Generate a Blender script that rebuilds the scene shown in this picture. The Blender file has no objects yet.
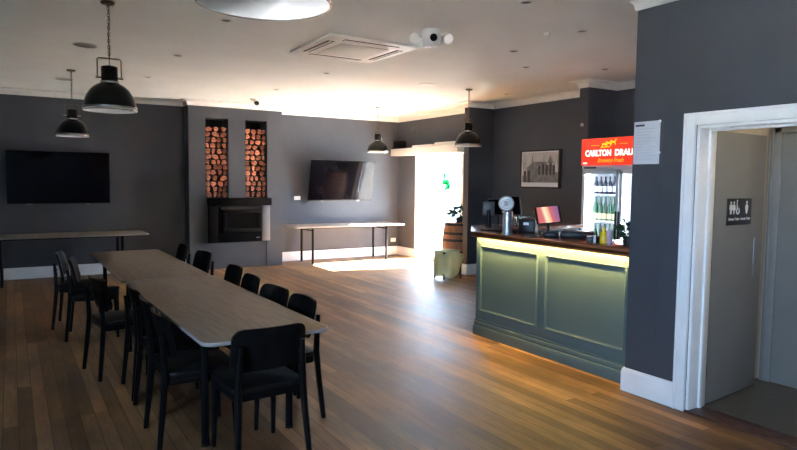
import bpy, bmesh, math, random
from mathutils import Vector, Matrix, Euler
random.seed(7)
sc = bpy.context.scene
COL = sc.collection
PI = math.pi
rad = math.radians

# ------------------------------------------------------------------ materials
def lin(c):
    return tuple((x/12.92 if x <= .04045 else ((x+.055)/1.055)**2.4) for x in c)
def rgb(r, g, b):
    return lin((r/255, g/255, b/255))

def mat(name, col, rough=.5, metal=0., var=.12, scale=6., bump=0., bscale=60., spec=.5, emit=None, estr=0., coat=0., stretch=None, per_object=0., rvar=0.):
    m = bpy.data.materials.new(name); m.use_nodes = True
    nt = m.node_tree; N = nt.nodes; L = nt.links
    b = N['Principled BSDF']
    b.inputs['Roughness'].default_value = rough
    b.inputs['Metallic'].default_value = metal
    b.inputs['Specular IOR Level'].default_value = spec
    if coat: b.inputs['Coat Weight'].default_value = coat
    tc = N.new('ShaderNodeTexCoord'); mp = N.new('ShaderNodeMapping')
    L.new(tc.outputs['Object'], mp.inputs['Vector'])
    if stretch: mp.inputs['Scale'].default_value = stretch
    nz = N.new('ShaderNodeTexNoise'); nz.inputs['Scale'].default_value = scale; nz.inputs['Detail'].default_value = 4
    L.new(mp.outputs['Vector'], nz.inputs['Vector'])
    mr = N.new('ShaderNodeMapRange'); mr.inputs['From Min'].default_value = .3; mr.inputs['From Max'].default_value = .7
    mr.inputs['To Min'].default_value = 1-var; mr.inputs['To Max'].default_value = 1+var
    L.new(nz.outputs['Fac'], mr.inputs['Value'])
    vm = N.new('ShaderNodeVectorMath'); vm.operation = 'SCALE'; vm.inputs[0].default_value = col
    L.new(mr.outputs['Result'], vm.inputs['Scale'])
    out = vm.outputs[0]
    if per_object:
        oi = N.new('ShaderNodeObjectInfo'); m2 = N.new('ShaderNodeMapRange')
        m2.inputs['To Min'].default_value = 1-per_object; m2.inputs['To Max'].default_value = 1+per_object
        L.new(oi.outputs['Random'], m2.inputs['Value'])
        v2 = N.new('ShaderNodeVectorMath'); v2.operation = 'SCALE'
        L.new(out, v2.inputs[0]); L.new(m2.outputs['Result'], v2.inputs['Scale']); out = v2.outputs[0]
    L.new(out, b.inputs['Base Color'])
    if rvar:
        m3 = N.new('ShaderNodeMapRange'); m3.inputs['To Min'].default_value = rough-rvar; m3.inputs['To Max'].default_value = rough+rvar
        L.new(nz.outputs['Fac'], m3.inputs['Value']); L.new(m3.outputs['Result'], b.inputs['Roughness'])
    if bump:
        n2 = N.new('ShaderNodeTexNoise'); n2.inputs['Scale'].default_value = bscale; n2.inputs['Detail'].default_value = 3
        L.new(mp.outputs['Vector'], n2.inputs['Vector'])
        bp = N.new('ShaderNodeBump'); bp.inputs['Strength'].default_value = bump; bp.inputs['Distance'].default_value = .01
        L.new(n2.outputs['Fac'], bp.inputs['Height']); L.new(bp.outputs['Normal'], b.inputs['Normal'])
    if emit:
        b.inputs['Emission Color'].default_value = (*emit, 1); b.inputs['Emission Strength'].default_value = estr
    return m

def floor_mat():
    m = bpy.data.materials.new('timber_floor'); m.use_nodes = True
    nt = m.node_tree; N = nt.nodes; L = nt.links; b = N['Principled BSDF']
    tc = N.new('ShaderNodeTexCoord'); mp = N.new('ShaderNodeMapping')
    mp.inputs['Rotation'].default_value = (0, 0, PI/2)
    L.new(tc.outputs['Object'], mp.inputs['Vector'])
    br = N.new('ShaderNodeTexBrick')
    br.inputs['Scale'].default_value = 1.; br.inputs['Brick Width'].default_value = 2.3; br.inputs['Row Height'].default_value = .088
    br.inputs['Mortar Size'].default_value = .0022; br.inputs['Mortar Smooth'].default_value = .2; br.inputs['Bias'].default_value = 0.
    br.offset = .37; br.offset_frequency = 3
    br.inputs['Color1'].default_value = (0, 0, 0, 1); br.inputs['Color2'].default_value = (1, 1, 1, 1); br.inputs['Mortar'].default_value = (.5, .5, .5, 1)
    L.new(mp.outputs['Vector'], br.inputs['Vector'])
    # grain
    mg = N.new('ShaderNodeMapping'); mg.inputs['Scale'].default_value = (14, 1.1, 1)
    L.new(tc.outputs['Object'], mg.inputs['Vector'])
    ng = N.new('ShaderNodeTexNoise'); ng.inputs['Scale'].default_value = 3.2; ng.inputs['Detail'].default_value = 8; ng.inputs['Roughness'].default_value = .65
    L.new(mg.outputs['Vector'], ng.inputs['Vector'])
    # worn blotches
    mw = N.new('ShaderNodeMapping'); mw.inputs['Scale'].default_value = (1.6, .55, 1)
    L.new(tc.outputs['Object'], mw.inputs['Vector'])
    nw = N.new('ShaderNodeTexNoise'); nw.inputs['Scale'].default_value = 1.3; nw.inputs['Detail'].default_value = 5; nw.inputs['Roughness'].default_value = .6
    L.new(mw.outputs['Vector'], nw.inputs['Vector'])
    cr = N.new('ShaderNodeValToRGB'); e = cr.color_ramp.elements
    e[0].position = 0.; e[0].color = (.058, .030, .014, 1)
    e[1].position = 1.; e[1].color = (.42, .235, .108, 1)
    x = e.new(.5); x.color = (.205, .107, .047, 1)
    a1 = N.new('ShaderNodeMath'); a1.operation = 'MULTIPLY_ADD'; a1.inputs[1].default_value = .50; a1.inputs[2].default_value = -.06
    L.new(br.outputs['Color'], a1.inputs[0])
    a2 = N.new('ShaderNodeMath'); a2.operation = 'MULTIPLY_ADD'; a2.inputs[1].default_value = .68
    L.new(ng.outputs['Fac'], a2.inputs[0]); L.new(a1.outputs[0], a2.inputs[2])
    L.new(a2.outputs[0], cr.inputs['Fac'])
    wr = N.new('ShaderNodeMapRange'); wr.inputs['From Min'].default_value = .35; wr.inputs['From Max'].default_value = .7
    wr.inputs['To Min'].default_value = .42; wr.inputs['To Max'].default_value = 1.35
    L.new(nw.outputs['Fac'], wr.inputs['Value'])
    v1 = N.new('ShaderNodeVectorMath'); v1.operation = 'SCALE'; v1.name = 'wear'
    L.new(cr.outputs['Color'], v1.inputs[0]); L.new(wr.outputs['Result'], v1.inputs['Scale'])
    mx = N.new('ShaderNodeMix'); mx.data_type = 'RGBA'
    L.new(br.outputs['Fac'], mx.inputs[0]); L.new(v1.outputs[0], mx.inputs[6]); mx.inputs[7].default_value = (.045, .024, .011, 1)
    L.new(mx.outputs[2], b.inputs['Base Color'])
    rr = N.new('ShaderNodeMapRange'); rr.inputs['To Min'].default_value = .36; rr.inputs['To Max'].default_value = .60
    L.new(nw.outputs['Fac'], rr.inputs['Value']); L.new(rr.outputs['Result'], b.inputs['Roughness'])
    b.inputs['Specular IOR Level'].default_value = .3
    sb = N.new('ShaderNodeMath'); sb.operation = 'SUBTRACT'; sb.inputs[0].default_value = 1.
    L.new(br.outputs['Fac'], sb.inputs[1])
    ad = N.new('ShaderNodeMath'); ad.operation = 'MULTIPLY_ADD'; ad.inputs[1].default_value = .25
    L.new(ng.outputs['Fac'], ad.inputs[0]); L.new(sb.outputs[0], ad.inputs[2])
    bp = N.new('ShaderNodeBump'); bp.inputs['Strength'].default_value = .25; bp.inputs['Distance'].default_value = .003
    L.new(ad.outputs[0], bp.inputs['Height']); L.new(bp.outputs['Normal'], b.inputs['Normal'])
    return m

def tile_mat(name, c1, c2, mortar, size):
    m = bpy.data.materials.new(name); m.use_nodes = True
    nt = m.node_tree; N = nt.nodes; L = nt.links; b = N['Principled BSDF']
    tc = N.new('ShaderNodeTexCoord')
    br = N.new('ShaderNodeTexBrick'); br.offset = 0
    br.inputs['Scale'].default_value = 1.; br.inputs['Brick Width'].default_value = size; br.inputs['Row Height'].default_value = size
    br.inputs['Mortar Size'].default_value = .003
    br.inputs['Color1'].default_value = (*c1, 1); br.inputs['Color2'].default_value = (*c2, 1); br.inputs['Mortar'].default_value = (*mortar, 1)
    L.new(tc.outputs['Object'], br.inputs['Vector']); L.new(br.outputs['Color'], b.inputs['Base Color'])
    b.inputs['Roughness'].default_value = .45
    return m

def glass_mat(name, tint=(1, 1, 1), refl=.08):
    m = bpy.data.materials.new(name); m.use_nodes = True
    nt = m.node_tree; N = nt.nodes; L = nt.links
    N.remove(N['Principled BSDF'])
    t = N.new('ShaderNodeBsdfTransparent'); t.inputs['Color'].default_value = (*tint, 1)
    g = N.new('ShaderNodeBsdfGlossy'); g.inputs['Roughness'].default_value = .03
    fr = N.new('ShaderNodeLayerWeight'); fr.inputs['Blend'].default_value = .25
    ml = N.new('ShaderNodeMath'); ml.operation = 'MULTIPLY_ADD'; ml.inputs[1].default_value = .5; ml.inputs[2].default_value = refl*.4
    L.new(fr.outputs['Fresnel'], ml.inputs[0])
    mx = N.new('ShaderNodeMixShader'); L.new(ml.outputs[0], mx.inputs[0]); L.new(t.outputs[0], mx.inputs[1]); L.new(g.outputs[0], mx.inputs[2])
    L.new(mx.outputs[0], N['Material Output'].inputs['Surface'])
    return m

def screen_art_mat():
    m = bpy.data.materials.new('tablet_wallpaper'); m.use_nodes = True
    nt = m.node_tree; N = nt.nodes; L = nt.links; b = N['Principled BSDF']
    tc = N.new('ShaderNodeTexCoord'); mp = N.new('ShaderNodeMapping')
    mp.inputs['Rotation'].default_value = (0, 0, rad(-25)); mp.inputs['Scale'].default_value = (3.2, 1, 1); mp.inputs['Location'].default_value = (.5, 0, 0)
    L.new(tc.outputs['Object'], mp.inputs['Vector'])
    sx = N.new('ShaderNodeSeparateXYZ'); L.new(mp.outputs['Vector'], sx.inputs[0])
    cr = N.new('ShaderNodeValToRGB'); e = cr.color_ramp.elements
    e[0].position = .05; e[0].color = (*rgb(190, 80, 80), 1); e[1].position = 1.; e[1].color = (*rgb(60, 70, 140), 1)
    for p, c in ((.34, (200, 110, 110)), (.42, (250, 225, 190)), (.5, (250, 190, 150)), (.58, (190, 100, 110)), (.78, (130, 90, 130))):
        x = e.new(p); x.color = (*rgb(*c), 1)
    L.new(sx.outputs[0], cr.inputs['Fac'])
    L.new(cr.outputs['Color'], b.inputs['Emission Color']); b.inputs['Emission Strength'].default_value = .36
    b.inputs['Base Color'].default_value = (.02, .02, .02, 1); b.inputs['Roughness'].default_value = .2
    return m

M = {}
M['wall'] = mat('charcoal_wall_paint', rgb(73, 76, 83), .55, var=.06, scale=2.5, bump=.05, bscale=90, spec=.3)
M['ceiling'] = mat('ceiling_paint', (.70, .71, .68), .8, var=.03, scale=2, spec=.2)
M['trim'] = mat('white_gloss_trim', (.86, .87, .88), .35, var=.03)
M['cornice'] = mat('cornice_paint', (.76, .75, .72), .7, var=.02)
M['floor'] = floor_mat()
M['tile'] = tile_mat('grey_tile', rgb(84, 80, 74), rgb(76, 73, 68), rgb(100, 96, 90), .6)
M['threshold'] = mat('dark_timber_threshold', rgb(74, 48, 38), .5, var=.4, scale=12, bump=.3, bscale=40)
M['beige'] = mat('beige_wall_paint', rgb(196, 184, 166), .6, var=.04)
M['leafdoor'] = mat('grey_door_paint', rgb(128, 126, 123), .4, var=.03)
M['black'] = mat('black_satin', (.007, .007, .008), .42, var=.2, spec=.25)
M['chair'] = mat('black_chair_lacquer', (.006, .006, .0065), .34, var=.25, scale=20, spec=.1)
M['seat'] = mat('black_vinyl_seat', (.006, .006, .007), .5, var=.2, spec=.25, bump=.1, bscale=120)
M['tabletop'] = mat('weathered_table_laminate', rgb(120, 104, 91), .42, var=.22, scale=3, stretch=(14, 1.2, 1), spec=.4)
M['tableedge'] = mat('table_edging_highlight', rgb(150, 146, 146), .35, var=.05)  # paler than the top: highlight on the chamfered rim put into the colour
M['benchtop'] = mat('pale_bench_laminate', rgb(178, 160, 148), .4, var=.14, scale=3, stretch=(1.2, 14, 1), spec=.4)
M['blackmetal'] = mat('black_powder_coat', (.006, .006, .007), .5, var=.15, spec=.06)
M['screen'] = mat('black_tv_glass', (.002, .002, .003), .05, var=.05, spec=.2)
M['bezel'] = mat('black_plastic', (.006, .006, .007), .35, var=.1, spec=.25)
M['lampblack'] = mat('black_enamel', (.004, .004, .004), .22, var=.15, spec=.2)
M['chrome'] = mat('polished_nickel', (.62, .60, .57), .22, metal=1., var=.06)
M['brass'] = mat('aged_brass', (.13, .11, .085), .35, metal=1., var=.15)
M['lampwhite'] = mat('white_enamel', (.82, .82, .82), .35, var=.02)
M['acwhite'] = mat('white_plastic', (.74, .73, .70), .5, var=.02)
M['acgrey'] = mat('pale_grille_plastic', (.60, .60, .55), .6, var=.08, scale=60)
M['slot'] = mat('dark_slot', (.02, .02, .02), .7, var=.1)
M['sage'] = mat('sage_green_paint', rgb(84, 105, 107), .45, var=.05, scale=3)
M['counter'] = mat('varnished_hardwood', rgb(146, 92, 60), .25, var=.35, scale=4, stretch=(8, 1, 1), coat=.3)
M['led'] = mat('warm_led_strip', (.9, .8, .4), .5, emit=(1., .70, .22), estr=95)
M['fridge'] = mat('fridge_silver', (.62, .63, .65), .35, var=.03)
M['fridgein'] = mat('fridge_liner', (.85, .87, .90), .4, var=.02)
M['fridgeled'] = mat('fridge_led', (.9, .95, 1.), .5, emit=(.86, .92, 1.), estr=11)
M['signred'] = mat('backlit_red_sign', rgb(214, 40, 28), .4, var=.04, emit=rgb(226, 50, 30), estr=.38)
M['signwhite'] = mat('backlit_white_lettering', (.9, .9, .85), .4, emit=(1, .96, .88), estr=.5)
M['signyellow'] = mat('backlit_yellow_emblem', rgb(240, 190, 40), .4, emit=rgb(250, 190, 30), estr=.42)
M['signorange'] = mat('backlit_orange_script', rgb(240, 140, 30), .4, emit=rgb(250, 140, 30), estr=.42)
M['bottledark'] = mat('dark_bottle_glass', rgb(26, 30, 52), .12, var=.1)
M['bottlegreen'] = mat('green_bottle_glass', rgb(28, 72, 52), .12, var=.1)
M['bottlelabel'] = mat('bottle_label_paper', rgb(205, 205, 215), .5, var=.1)
M['bottlegold'] = mat('gold_bottle_label', rgb(215, 205, 150), .5, var=.1)
M['paper'] = mat('notice_paper', rgb(214, 218, 228), .25, var=.03, coat=.5)
M['ink'] = mat('glare_lightened_ink', rgb(182, 185, 194), .5)  # grey lightened to imitate glare over the notice text; outlet switches share it
M['inkdark'] = mat('dark_ink', rgb(40, 44, 66), .5)
M['signblack'] = mat('black_sign_acrylic', (.012, .012, .013), .3)
M['signpale'] = mat('white_pictogram', (.75, .75, .75), .4)
M['log'] = mat('split_firewood', rgb(172, 104, 80), .8, var=.4, scale=18, bump=.5, bscale=50, per_object=.42)
M['bark'] = mat('firewood_bark', rgb(74, 44, 34), .9, var=.4, scale=18, bump=.6, bscale=50, per_object=.3)
M['firebox'] = mat('matt_black_steel', (.006, .006, .0065), .8, var=.2, spec=.02)
M['fireglass'] = mat('smoked_fire_glass', (.005, .005, .006), .15, var=.1, spec=.25)
M['greypanel'] = mat('grey_steel_side', rgb(120, 120, 124), .35, metal=.2, var=.06)
M['barrelwood'] = mat('oak_staves', rgb(160, 110, 76), .6, var=.35, scale=5, stretch=(6, 6, 1), bump=.3, bscale=30)
M['hoop'] = mat('barrel_hoop_steel', rgb(70, 66, 64), .5, metal=.7, var=.2)
M['leafgreen'] = mat('dark_green_leaf', rgb(40, 66, 40), .45, var=.35, scale=30)
M['pot'] = mat('dark_pot', rgb(40, 38, 36), .5)
M['soil'] = mat('potting_soil', rgb(44, 32, 24), .95, var=.3, scale=60, bump=.5)
M['cloth'] = mat('pale_green_cloth', rgb(222, 236, 198), .85, var=.1, scale=8, bump=.2, bscale=60)
_n = M['cloth'].node_tree; _t = _n.nodes.new('ShaderNodeBsdfTranslucent'); _t.inputs['Color'].default_value = (*rgb(222, 236, 198), 1)
_x = _n.nodes.new('ShaderNodeMixShader'); _x.inputs[0].default_value = .45
_n.links.new(_n.nodes['Principled BSDF'].outputs[0], _x.inputs[1]); _n.links.new(_t.outputs[0], _x.inputs[2]); _n.links.new(_x.outputs[0], _n.nodes['Material Output'].inputs['Surface'])
M['stool'] = mat('dark_stool_timber', rgb(70, 50, 38), .6, var=.3)
M['glass'] = glass_mat('clear_pane')
M['fridgeglass'] = glass_mat('fridge_pane', (.94, .96, .97), .05)
M['tumbler'] = glass_mat('drinking_glass', (.86, .88, .90), .3)
M['tablet'] = screen_art_mat()
M['photo0'] = mat('photo_paper', rgb(246, 245, 243), .35, var=.02)
M['photosky'] = mat('photo_pale_grey', rgb(214, 209, 204), .35, var=.12, scale=5)
M['photomid'] = mat('photo_mid_grey', rgb(136, 132, 130), .35, var=.3, scale=14)
M['photodark'] = mat('photo_dark_grey', rgb(58, 55, 56), .35, var=.5, scale=20)
M['yellow'] = mat('yellow_juice', rgb(245, 205, 50), .2, var=.1)
M['pink'] = mat('pale_pink_glass', rgb(225, 190, 210), .15, var=.05)
M['sticker'] = glass_mat('pale_green_sticker', (.20, .62, .34), .02)
M['pelmet'] = mat('cream_pelmet_paint', (.62, .60, .57), .55, var=.03)
M['outground'] = mat('sunlit_concrete', (.34, .33, .31), .85, var=.1)
M['outwall'] = mat('sunlit_render', (.78, .76, .72), .8, var=.05)

# ------------------------------------------------------------------ mesh builder
class MB:
    def __init__(s): s.bm = bmesh.new()
    def _add(s, tb, m=0):
        for f in tb.faces: f.material_index = m
        me = bpy.data.meshes.new('tmp'); tb.to_mesh(me); tb.free(); s.bm.from_mesh(me); bpy.data.meshes.remove(me); return s
    def box(s, x0, x1, y0, y1, z0, z1, bev=0., m=0, seg=2, mtx=None):
        tb = bmesh.new(); bmesh.ops.create_cube(tb, size=1)
        for v in tb.verts:
            v.co = Vector((x0+(v.co.x+.5)*(x1-x0), y0+(v.co.y+.5)*(y1-y0), z0+(v.co.z+.5)*(z1-z0)))
        if bev: bmesh.ops.bevel(tb, geom=tb.edges[:], offset=bev, segments=seg, affect='EDGES', profile=.5)
        if mtx: bmesh.ops.transform(tb, matrix=mtx, verts=tb.verts)
        return s._add(tb, m)
    def cyl(s, p0, p1, r0, r1=None, n=16, m=0, caps=True):
        r1 = r0 if r1 is None else r1
        p0 = Vector(p0); p1 = Vector(p1); d = p1-p0
        tb = bmesh.new(); bmesh.ops.create_cone(tb, cap_ends=caps, segments=n, radius1=r0, radius2=r1, depth=d.length)
        q = Vector((0, 0, 1)).rotation_difference(d.normalized()).to_matrix().to_4x4()
        bmesh.ops.transform(tb, matrix=Matrix.Translation((p0+p1)/2) @ q, verts=tb.verts)
        return s._add(tb, m)
    def lathe(s, prof, n=32, m=0, c=(0, 0, 0)):
        tb = bmesh.new(); rings = []
        for r, z in prof:
            if r < 1e-5: rings.append([tb.verts.new((c[0], c[1], c[2]+z))])
            else: rings.append([tb.verts.new((c[0]+r*math.cos(2*PI*i/n), c[1]+r*math.sin(2*PI*i/n), c[2]+z)) for i in range(n)])
        for a, b in zip(rings, rings[1:]):
            for i in range(n):
                j = (i+1) % n
                if len(a) == 1 and len(b) == 1: continue
                if len(a) == 1: tb.faces.new((a[0], b[j], b[i]))
                elif len(b) == 1: tb.faces.new((a[i], a[j], b[0]))
                else: tb.faces.new((a[i], a[j], b[j], b[i]))
        bmesh.ops.recalc_face_normals(tb, faces=tb.faces)
        return s._add(tb, m)
    def prism(s, poly, h, mtx=None, m=0, bev=0.):
        tb = bmesh.new(); vs = [tb.verts.new((x, y, 0)) for x, y in poly]
        f = tb.faces.new(vs)
        r = bmesh.ops.extrude_face_region(tb, geom=[f])
        bmesh.ops.translate(tb, vec=(0, 0, h), verts=[v for v in r['geom'] if isinstance(v, bmesh.types.BMVert)])
        bmesh.ops.recalc_face_normals(tb, faces=tb.faces)
        if bev: bmesh.ops.bevel(tb, geom=[e for e in tb.edges if abs(e.verts[0].co.z-e.verts[1].co.z) < 1e-6], offset=bev, segments=2, affect='EDGES', profile=.5)
        if mtx: bmesh.ops.transform(tb, matrix=mtx, verts=tb.verts)
        return s._add(tb, m)
    def sphere(s, c, r, m=0, sc_=(1, 1, 1), n=20):
        tb = bmesh.new(); bmesh.ops.create_uvsphere(tb, u_segments=n, v_segments=n//2+2, radius=r)
        for v in tb.verts: v.co = Vector((c[0]+v.co.x*sc_[0], c[1]+v.co.y*sc_[1], c[2]+v.co.z*sc_[2]))
        return s._add(tb, m)
    def torus(s, R, r, n=24, k=8, mtx=None, m=0):
        tb = bmesh.new(); g = []
        for i in range(n):
            a = 2*PI*i/n
            g.append([tb.verts.new(((R+r*math.cos(2*PI*j/k))*math.cos(a), (R+r*math.cos(2*PI*j/k))*math.sin(a), r*math.sin(2*PI*j/k))) for j in range(k)])
        for i in range(n):
            for j in range(k):
                tb.faces.new((g[i][j], g[(i+1) % n][j], g[(i+1) % n][(j+1) % k], g[i][(j+1) % k]))
        if mtx: bmesh.ops.transform(tb, matrix=mtx, verts=tb.verts)
        return s._add(tb, m)
    def tube(s, pts, rs, n=10, m=0, square=False):
        pts = [Vector(p) for p in pts]
        if not isinstance(rs, (list, tuple)): rs = [rs]*len(pts)
        tb = bmesh.new(); rings = []
        up = Vector((0, 0, 1))
        prev = None
        for i, p in enumerate(pts):
            d = (pts[min(i+1, len(pts)-1)]-pts[max(i-1, 0)]).normalized()
            if prev is None:
                a = Vector((1, 0, 0)) if abs(d.x) < .9 else Vector((0, 1, 0))
            else: a = prev
            u = (a-d*a.dot(d)).normalized(); w = d.cross(u); prev = u
            ring = []
            for j in range(n):
                t = 2*PI*j/n
                x, y = math.cos(t), math.sin(t)
                if square:
                    q = (abs(x)**4+abs(y)**4)**-.25; x *= q; y *= q
                ring.append(tb.verts.new(p+u*(rs[i]*x)+w*(rs[i]*y)))
            rings.append(ring)
        for a, b in zip(rings, rings[1:]):
            for j in range(n): tb.faces.new((a[j], a[(j+1) % n], b[(j+1) % n], b[j]))
        tb.faces.new(rings[0][::-1]); tb.faces.new(rings[-1])
        bmesh.ops.recalc_face_normals(tb, faces=tb.faces)
        return s._add(tb, m)
    def text(s, body, size, mtx, depth=.002, bold=0., m=0, align='LEFT', shear=0., fit=None):
        cu = bpy.data.curves.new('txt', 'FONT'); cu.body = body; cu.size = size; cu.extrude = depth; cu.offset = bold
        cu.align_x = align; cu.shear = shear; cu.resolution_u = 3
        o = bpy.data.objects.new('txt', cu); COL.objects.link(o)
        dg = bpy.context.evaluated_depsgraph_get(); dg.update()
        me = bpy.data.meshes.new_from_object(o.evaluated_get(dg))
        bpy.data.objects.remove(o); bpy.data.curves.remove(cu)
        tb = bmesh.new(); tb.from_mesh(me); bpy.data.meshes.remove(me)
        if fit:
            xs = [v.co.x for v in tb.verts]; k = fit/(max(xs)-min(xs))
            for v in tb.verts: v.co.x = (v.co.x-min(xs))*k
        bmesh.ops.transform(tb, matrix=mtx, verts=tb.verts)
        return s._add(tb, m)
    def mesh(s, name, mats):
        me = bpy.data.meshes.new(name); s.bm.to_mesh(me); s.bm.free()
        for mm in (mats if isinstance(mats, (list, tuple)) else [mats]): me.materials.append(mm)
        for p in me.polygons: p.use_smooth = True
        me.set_sharp_from_angle(angle=rad(38))
        return me
    def obj(s, name, mats, parent=None, loc=None, rot=None):
        o = bpy.data.objects.new(name, s.mesh(name, mats)); COL.objects.link(o)
        if parent: o.parent = parent
        if loc: o.location = loc
        if rot: o.rotation_euler = rot
        return o

def tag(o, label, cat, group=None, kind=None):
    o['label'] = label; o['category'] = cat
    if group: o['group'] = group
    if kind: o['kind'] = kind
    return o
def thing(name, label, cat, loc=(0, 0, 0), rz=0., group=None, rot=None):
    o = bpy.data.objects.new(name, None); COL.objects.link(o); o.empty_display_size = .1
    o.location = loc; o.rotation_euler = rot if rot else (0, 0, rz)
    return tag(o, label, cat, group)
def struct(o):
    o['kind'] = 'structure'; return o
def dup(root, loc, rz, label, group=None):
    r = root.copy(); COL.objects.link(r); r.location = loc; r.rotation_euler = (0, 0, rz); r['label'] = label
    if group: r['group'] = group
    for ch in list(root.children):
        c = ch.copy(); COL.objects.link(c); c.parent = r
        for g in list(ch.children):
            d = g.copy(); COL.objects.link(d); d.parent = c
    return r
def basis(o, x, y):
    x = Vector(x).normalized(); y = Vector(y).normalized(); z = x.cross(y)
    return Matrix(((x.x, y.x, z.x, o[0]), (x.y, y.y, z.y, o[1]), (x.z, y.z, z.z, o[2]), (0, 0, 0, 1)))
def rrect(w, h, r, n=6):
    p = []
    for cx, cy, a0 in ((w/2-r, h/2-r, 0), (-w/2+r, h/2-r, 90), (-w/2+r, -h/2+r, 180), (w/2-r, -h/2+r, 270)):
        for i in range(n+1):
            a = rad(a0+90*i/n); p.append((cx+r*math.cos(a), cy+r*math.sin(a)))
    return p

# ------------------------------------------------------------------ room shell
CZ = 2.95
XL, YR, XD, YB = -3.0, -2.6, 7.15, 11.52
YBL = 11.35            # back wall left of the chimney breast
YC = 11.05             # face of the chimney breast
struct(MB().box(XL-.2, 7.4, YR-.2, 11.8, -.12, 0).obj('floor', M['floor']))
struct(MB().box(XL-.2, 7.4, YR-.2, 11.8, CZ, CZ+.15).obj('ceiling', M['ceiling']))
struct(MB().box(XL, 2.62, YBL, YBL+.3, 0, CZ).obj('wall_back_left', M['wall']))
struct(MB().box(4.28, XD+.2, YB, YB+.2, 0, CZ).obj('wall_back_right', M['wall']))
# chimney breast with two log niches
NZ0, NZ1 = 1.265, 2.66
niches = [(2.90, 3.30), (3.61, 4.015)]
b = MB()
b.box(2.61, 2.90, YC, 11.75, 0, CZ); b.box(3.30, 3.61, YC, 11.75, NZ0, NZ1); b.box(4.015, 4.305, YC, 11.75, 0, CZ)
b.box(2.90, 4.015, YC, 11.75, 0, NZ0); b.box(2.90, 4.015, YC, 11.75, NZ1, CZ)
b.box(2.90, 3.30, 11.42, 11.75, NZ0, NZ1, m=1); b.box(3.61, 4.015, 11.42, 11.75, NZ0, NZ1, m=1)
struct(b.obj('wall_fireplace', [M['wall'], M['black']]))
# wall with the sliding door
DY0, DY1, DZ = 9.28, 10.80, 2.12
b = MB()
b.box(XD, XD+.2, 8.4, DY0, 0, CZ); b.box(XD, XD+.2, DY1, YB+.2, 0, CZ); b.box(XD, XD+.2, DY0, DY1, DZ, CZ)
struct(b.obj('wall_door_side', M['wall']))
struct(MB().box(XD, XD+.2, 5.8, 8.42, 0, CZ).obj('wall_bar', M['wall']))
struct(MB().box(7.05, 7.35, 2.9, 5.8, 0, CZ).obj('wall_fridge', M['wall']))
struct(MB().box(6.62, XD, 8.41, 8.54, 0, CZ).obj('wall_nib_door', M['wall']))
struct(MB().box(6.49, XD, 5.735, 5.885, 0, CZ).obj('wall_nib_fridge', M['wall']))
struct(MB().box(4.2, 7.35, 2.82, 2.95, 0, CZ).obj('wall_behind_bar', M['wall']))
# right wall with the toilet doorway
JY, JY2, HZ = 2.575, 1.70, 2.0
b = MB()
b.box(4.0, 4.2, JY, 3.09, 0, CZ); b.box(4.0, 4.2, YR, JY2, 0, CZ); b.box(4.0, 4.2, JY2, JY, HZ, CZ)
struct(b.obj('wall_right', M['wall']))
struct(MB().box(3.9975, 4.001, 2.838, 2.843, .19, 2.86).obj('trim_wall_joint', M['wall']))
# vestibule beyond the doorway
struct(MB().box(4.2, 5.35, 2.72, 2.82, 0, 2.6).obj('wall_vestibule_back', M['beige']))
struct(MB().box(5.2, 5.35, .8, 2.72, 0, 2.6).obj('wall_vestibule_side', M['beige']))
struct(MB().box(4.2, 5.35, .7, .8, 0, 2.6).obj('wall_vestibule_front', M['beige']))
struct(MB().box(4.2, 5.35, .7, 2.82, 2.45, 2.55).obj('ceiling_vestibule', M['ceiling']))
struct(MB().box(4.17, 5.2, .8, 2.72, .0, .006).obj('floor_vestibule', M['tile']))
struct(MB().box(3.985, 4.175, JY2, JY, .0, .012, bev=.004).obj('trim_threshold', M['threshold']))
# left and rear walls with windows (behind and beside the camera)
wins_left = [(-2.3, -.75), (-.55, 1.0)]
wins_left = [(-2.3, -.75), (-.55, 1.0)]
b = MB(); WZ0, WZ1 = .95, 2.3
ys = [YR-.2]+[v for w in wins_left for v in w]+[11.5]
for i in range(0, len(ys), 2): b.box(XL-.2, XL, ys[i], ys[i+1], 0, CZ)
for y0, y1 in wins_left: b.box(XL-.2, XL, y0, y1, 0, WZ0); b.box(XL-.2, XL, y0, y1, WZ1, CZ)
struct(b.obj('wall_left', M['wall']))
wins_rear = []
b = MB(); xs = [XL-.2]+[v for w in wins_rear for v in w]+[4.2]
for i in range(0, len(xs), 2): b.box(xs[i], xs[i+1], YR-.2, YR, 0, CZ)
for x0, x1 in wins_rear: b.box(x0, x1, YR-.2, YR, 0, WZ0); b.box(x0, x1, YR-.2, YR, WZ1, CZ)
struct(b.obj('wall_rear', M['wall']))
k = 1
def window(name, along, a0, a1, pos):
    w = MB()
    def bx(u0, u1, z0, z1, d0, d1):
        if along == 'y': w.box(pos+d0, pos+d1, u0, u1, z0, z1, bev=.004)
        else: w.box(u0, u1, pos+d0, pos+d1, z0, z1, bev=.004)
    bx(a0, a0+.06, WZ0, WZ1, -.12, .02); bx(a1-.06, a1, WZ0, WZ1, -.12, .02)
    bx(a0, a1, WZ0, WZ0+.06, -.12, .04); bx(a0, a1, WZ1-.06, WZ1, -.12, .02)
    bx((a0+a1)/2-.02, (a0+a1)/2+.02, WZ0, WZ1, -.1, -.06)
    f = struct(w.obj(name, M['trim']))
    g = MB()
    if along == 'y': g.box(pos-.083, pos-.077, a0+.05, a1-.05, WZ0+.05, WZ1-.05)
    else: g.box(a0+.05, a1-.05, pos-.083, pos-.077, WZ0+.05, WZ1-.05)
    g.obj('window_pane', M['glass'], f)
for y0, y1 in wins_left: window(f'window_{k}', 'y', y0, y1, XL); k += 1
for x0, x1 in wins_rear: window(f'window_{k}', 'x', x0, x1, YR); k += 1

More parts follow.
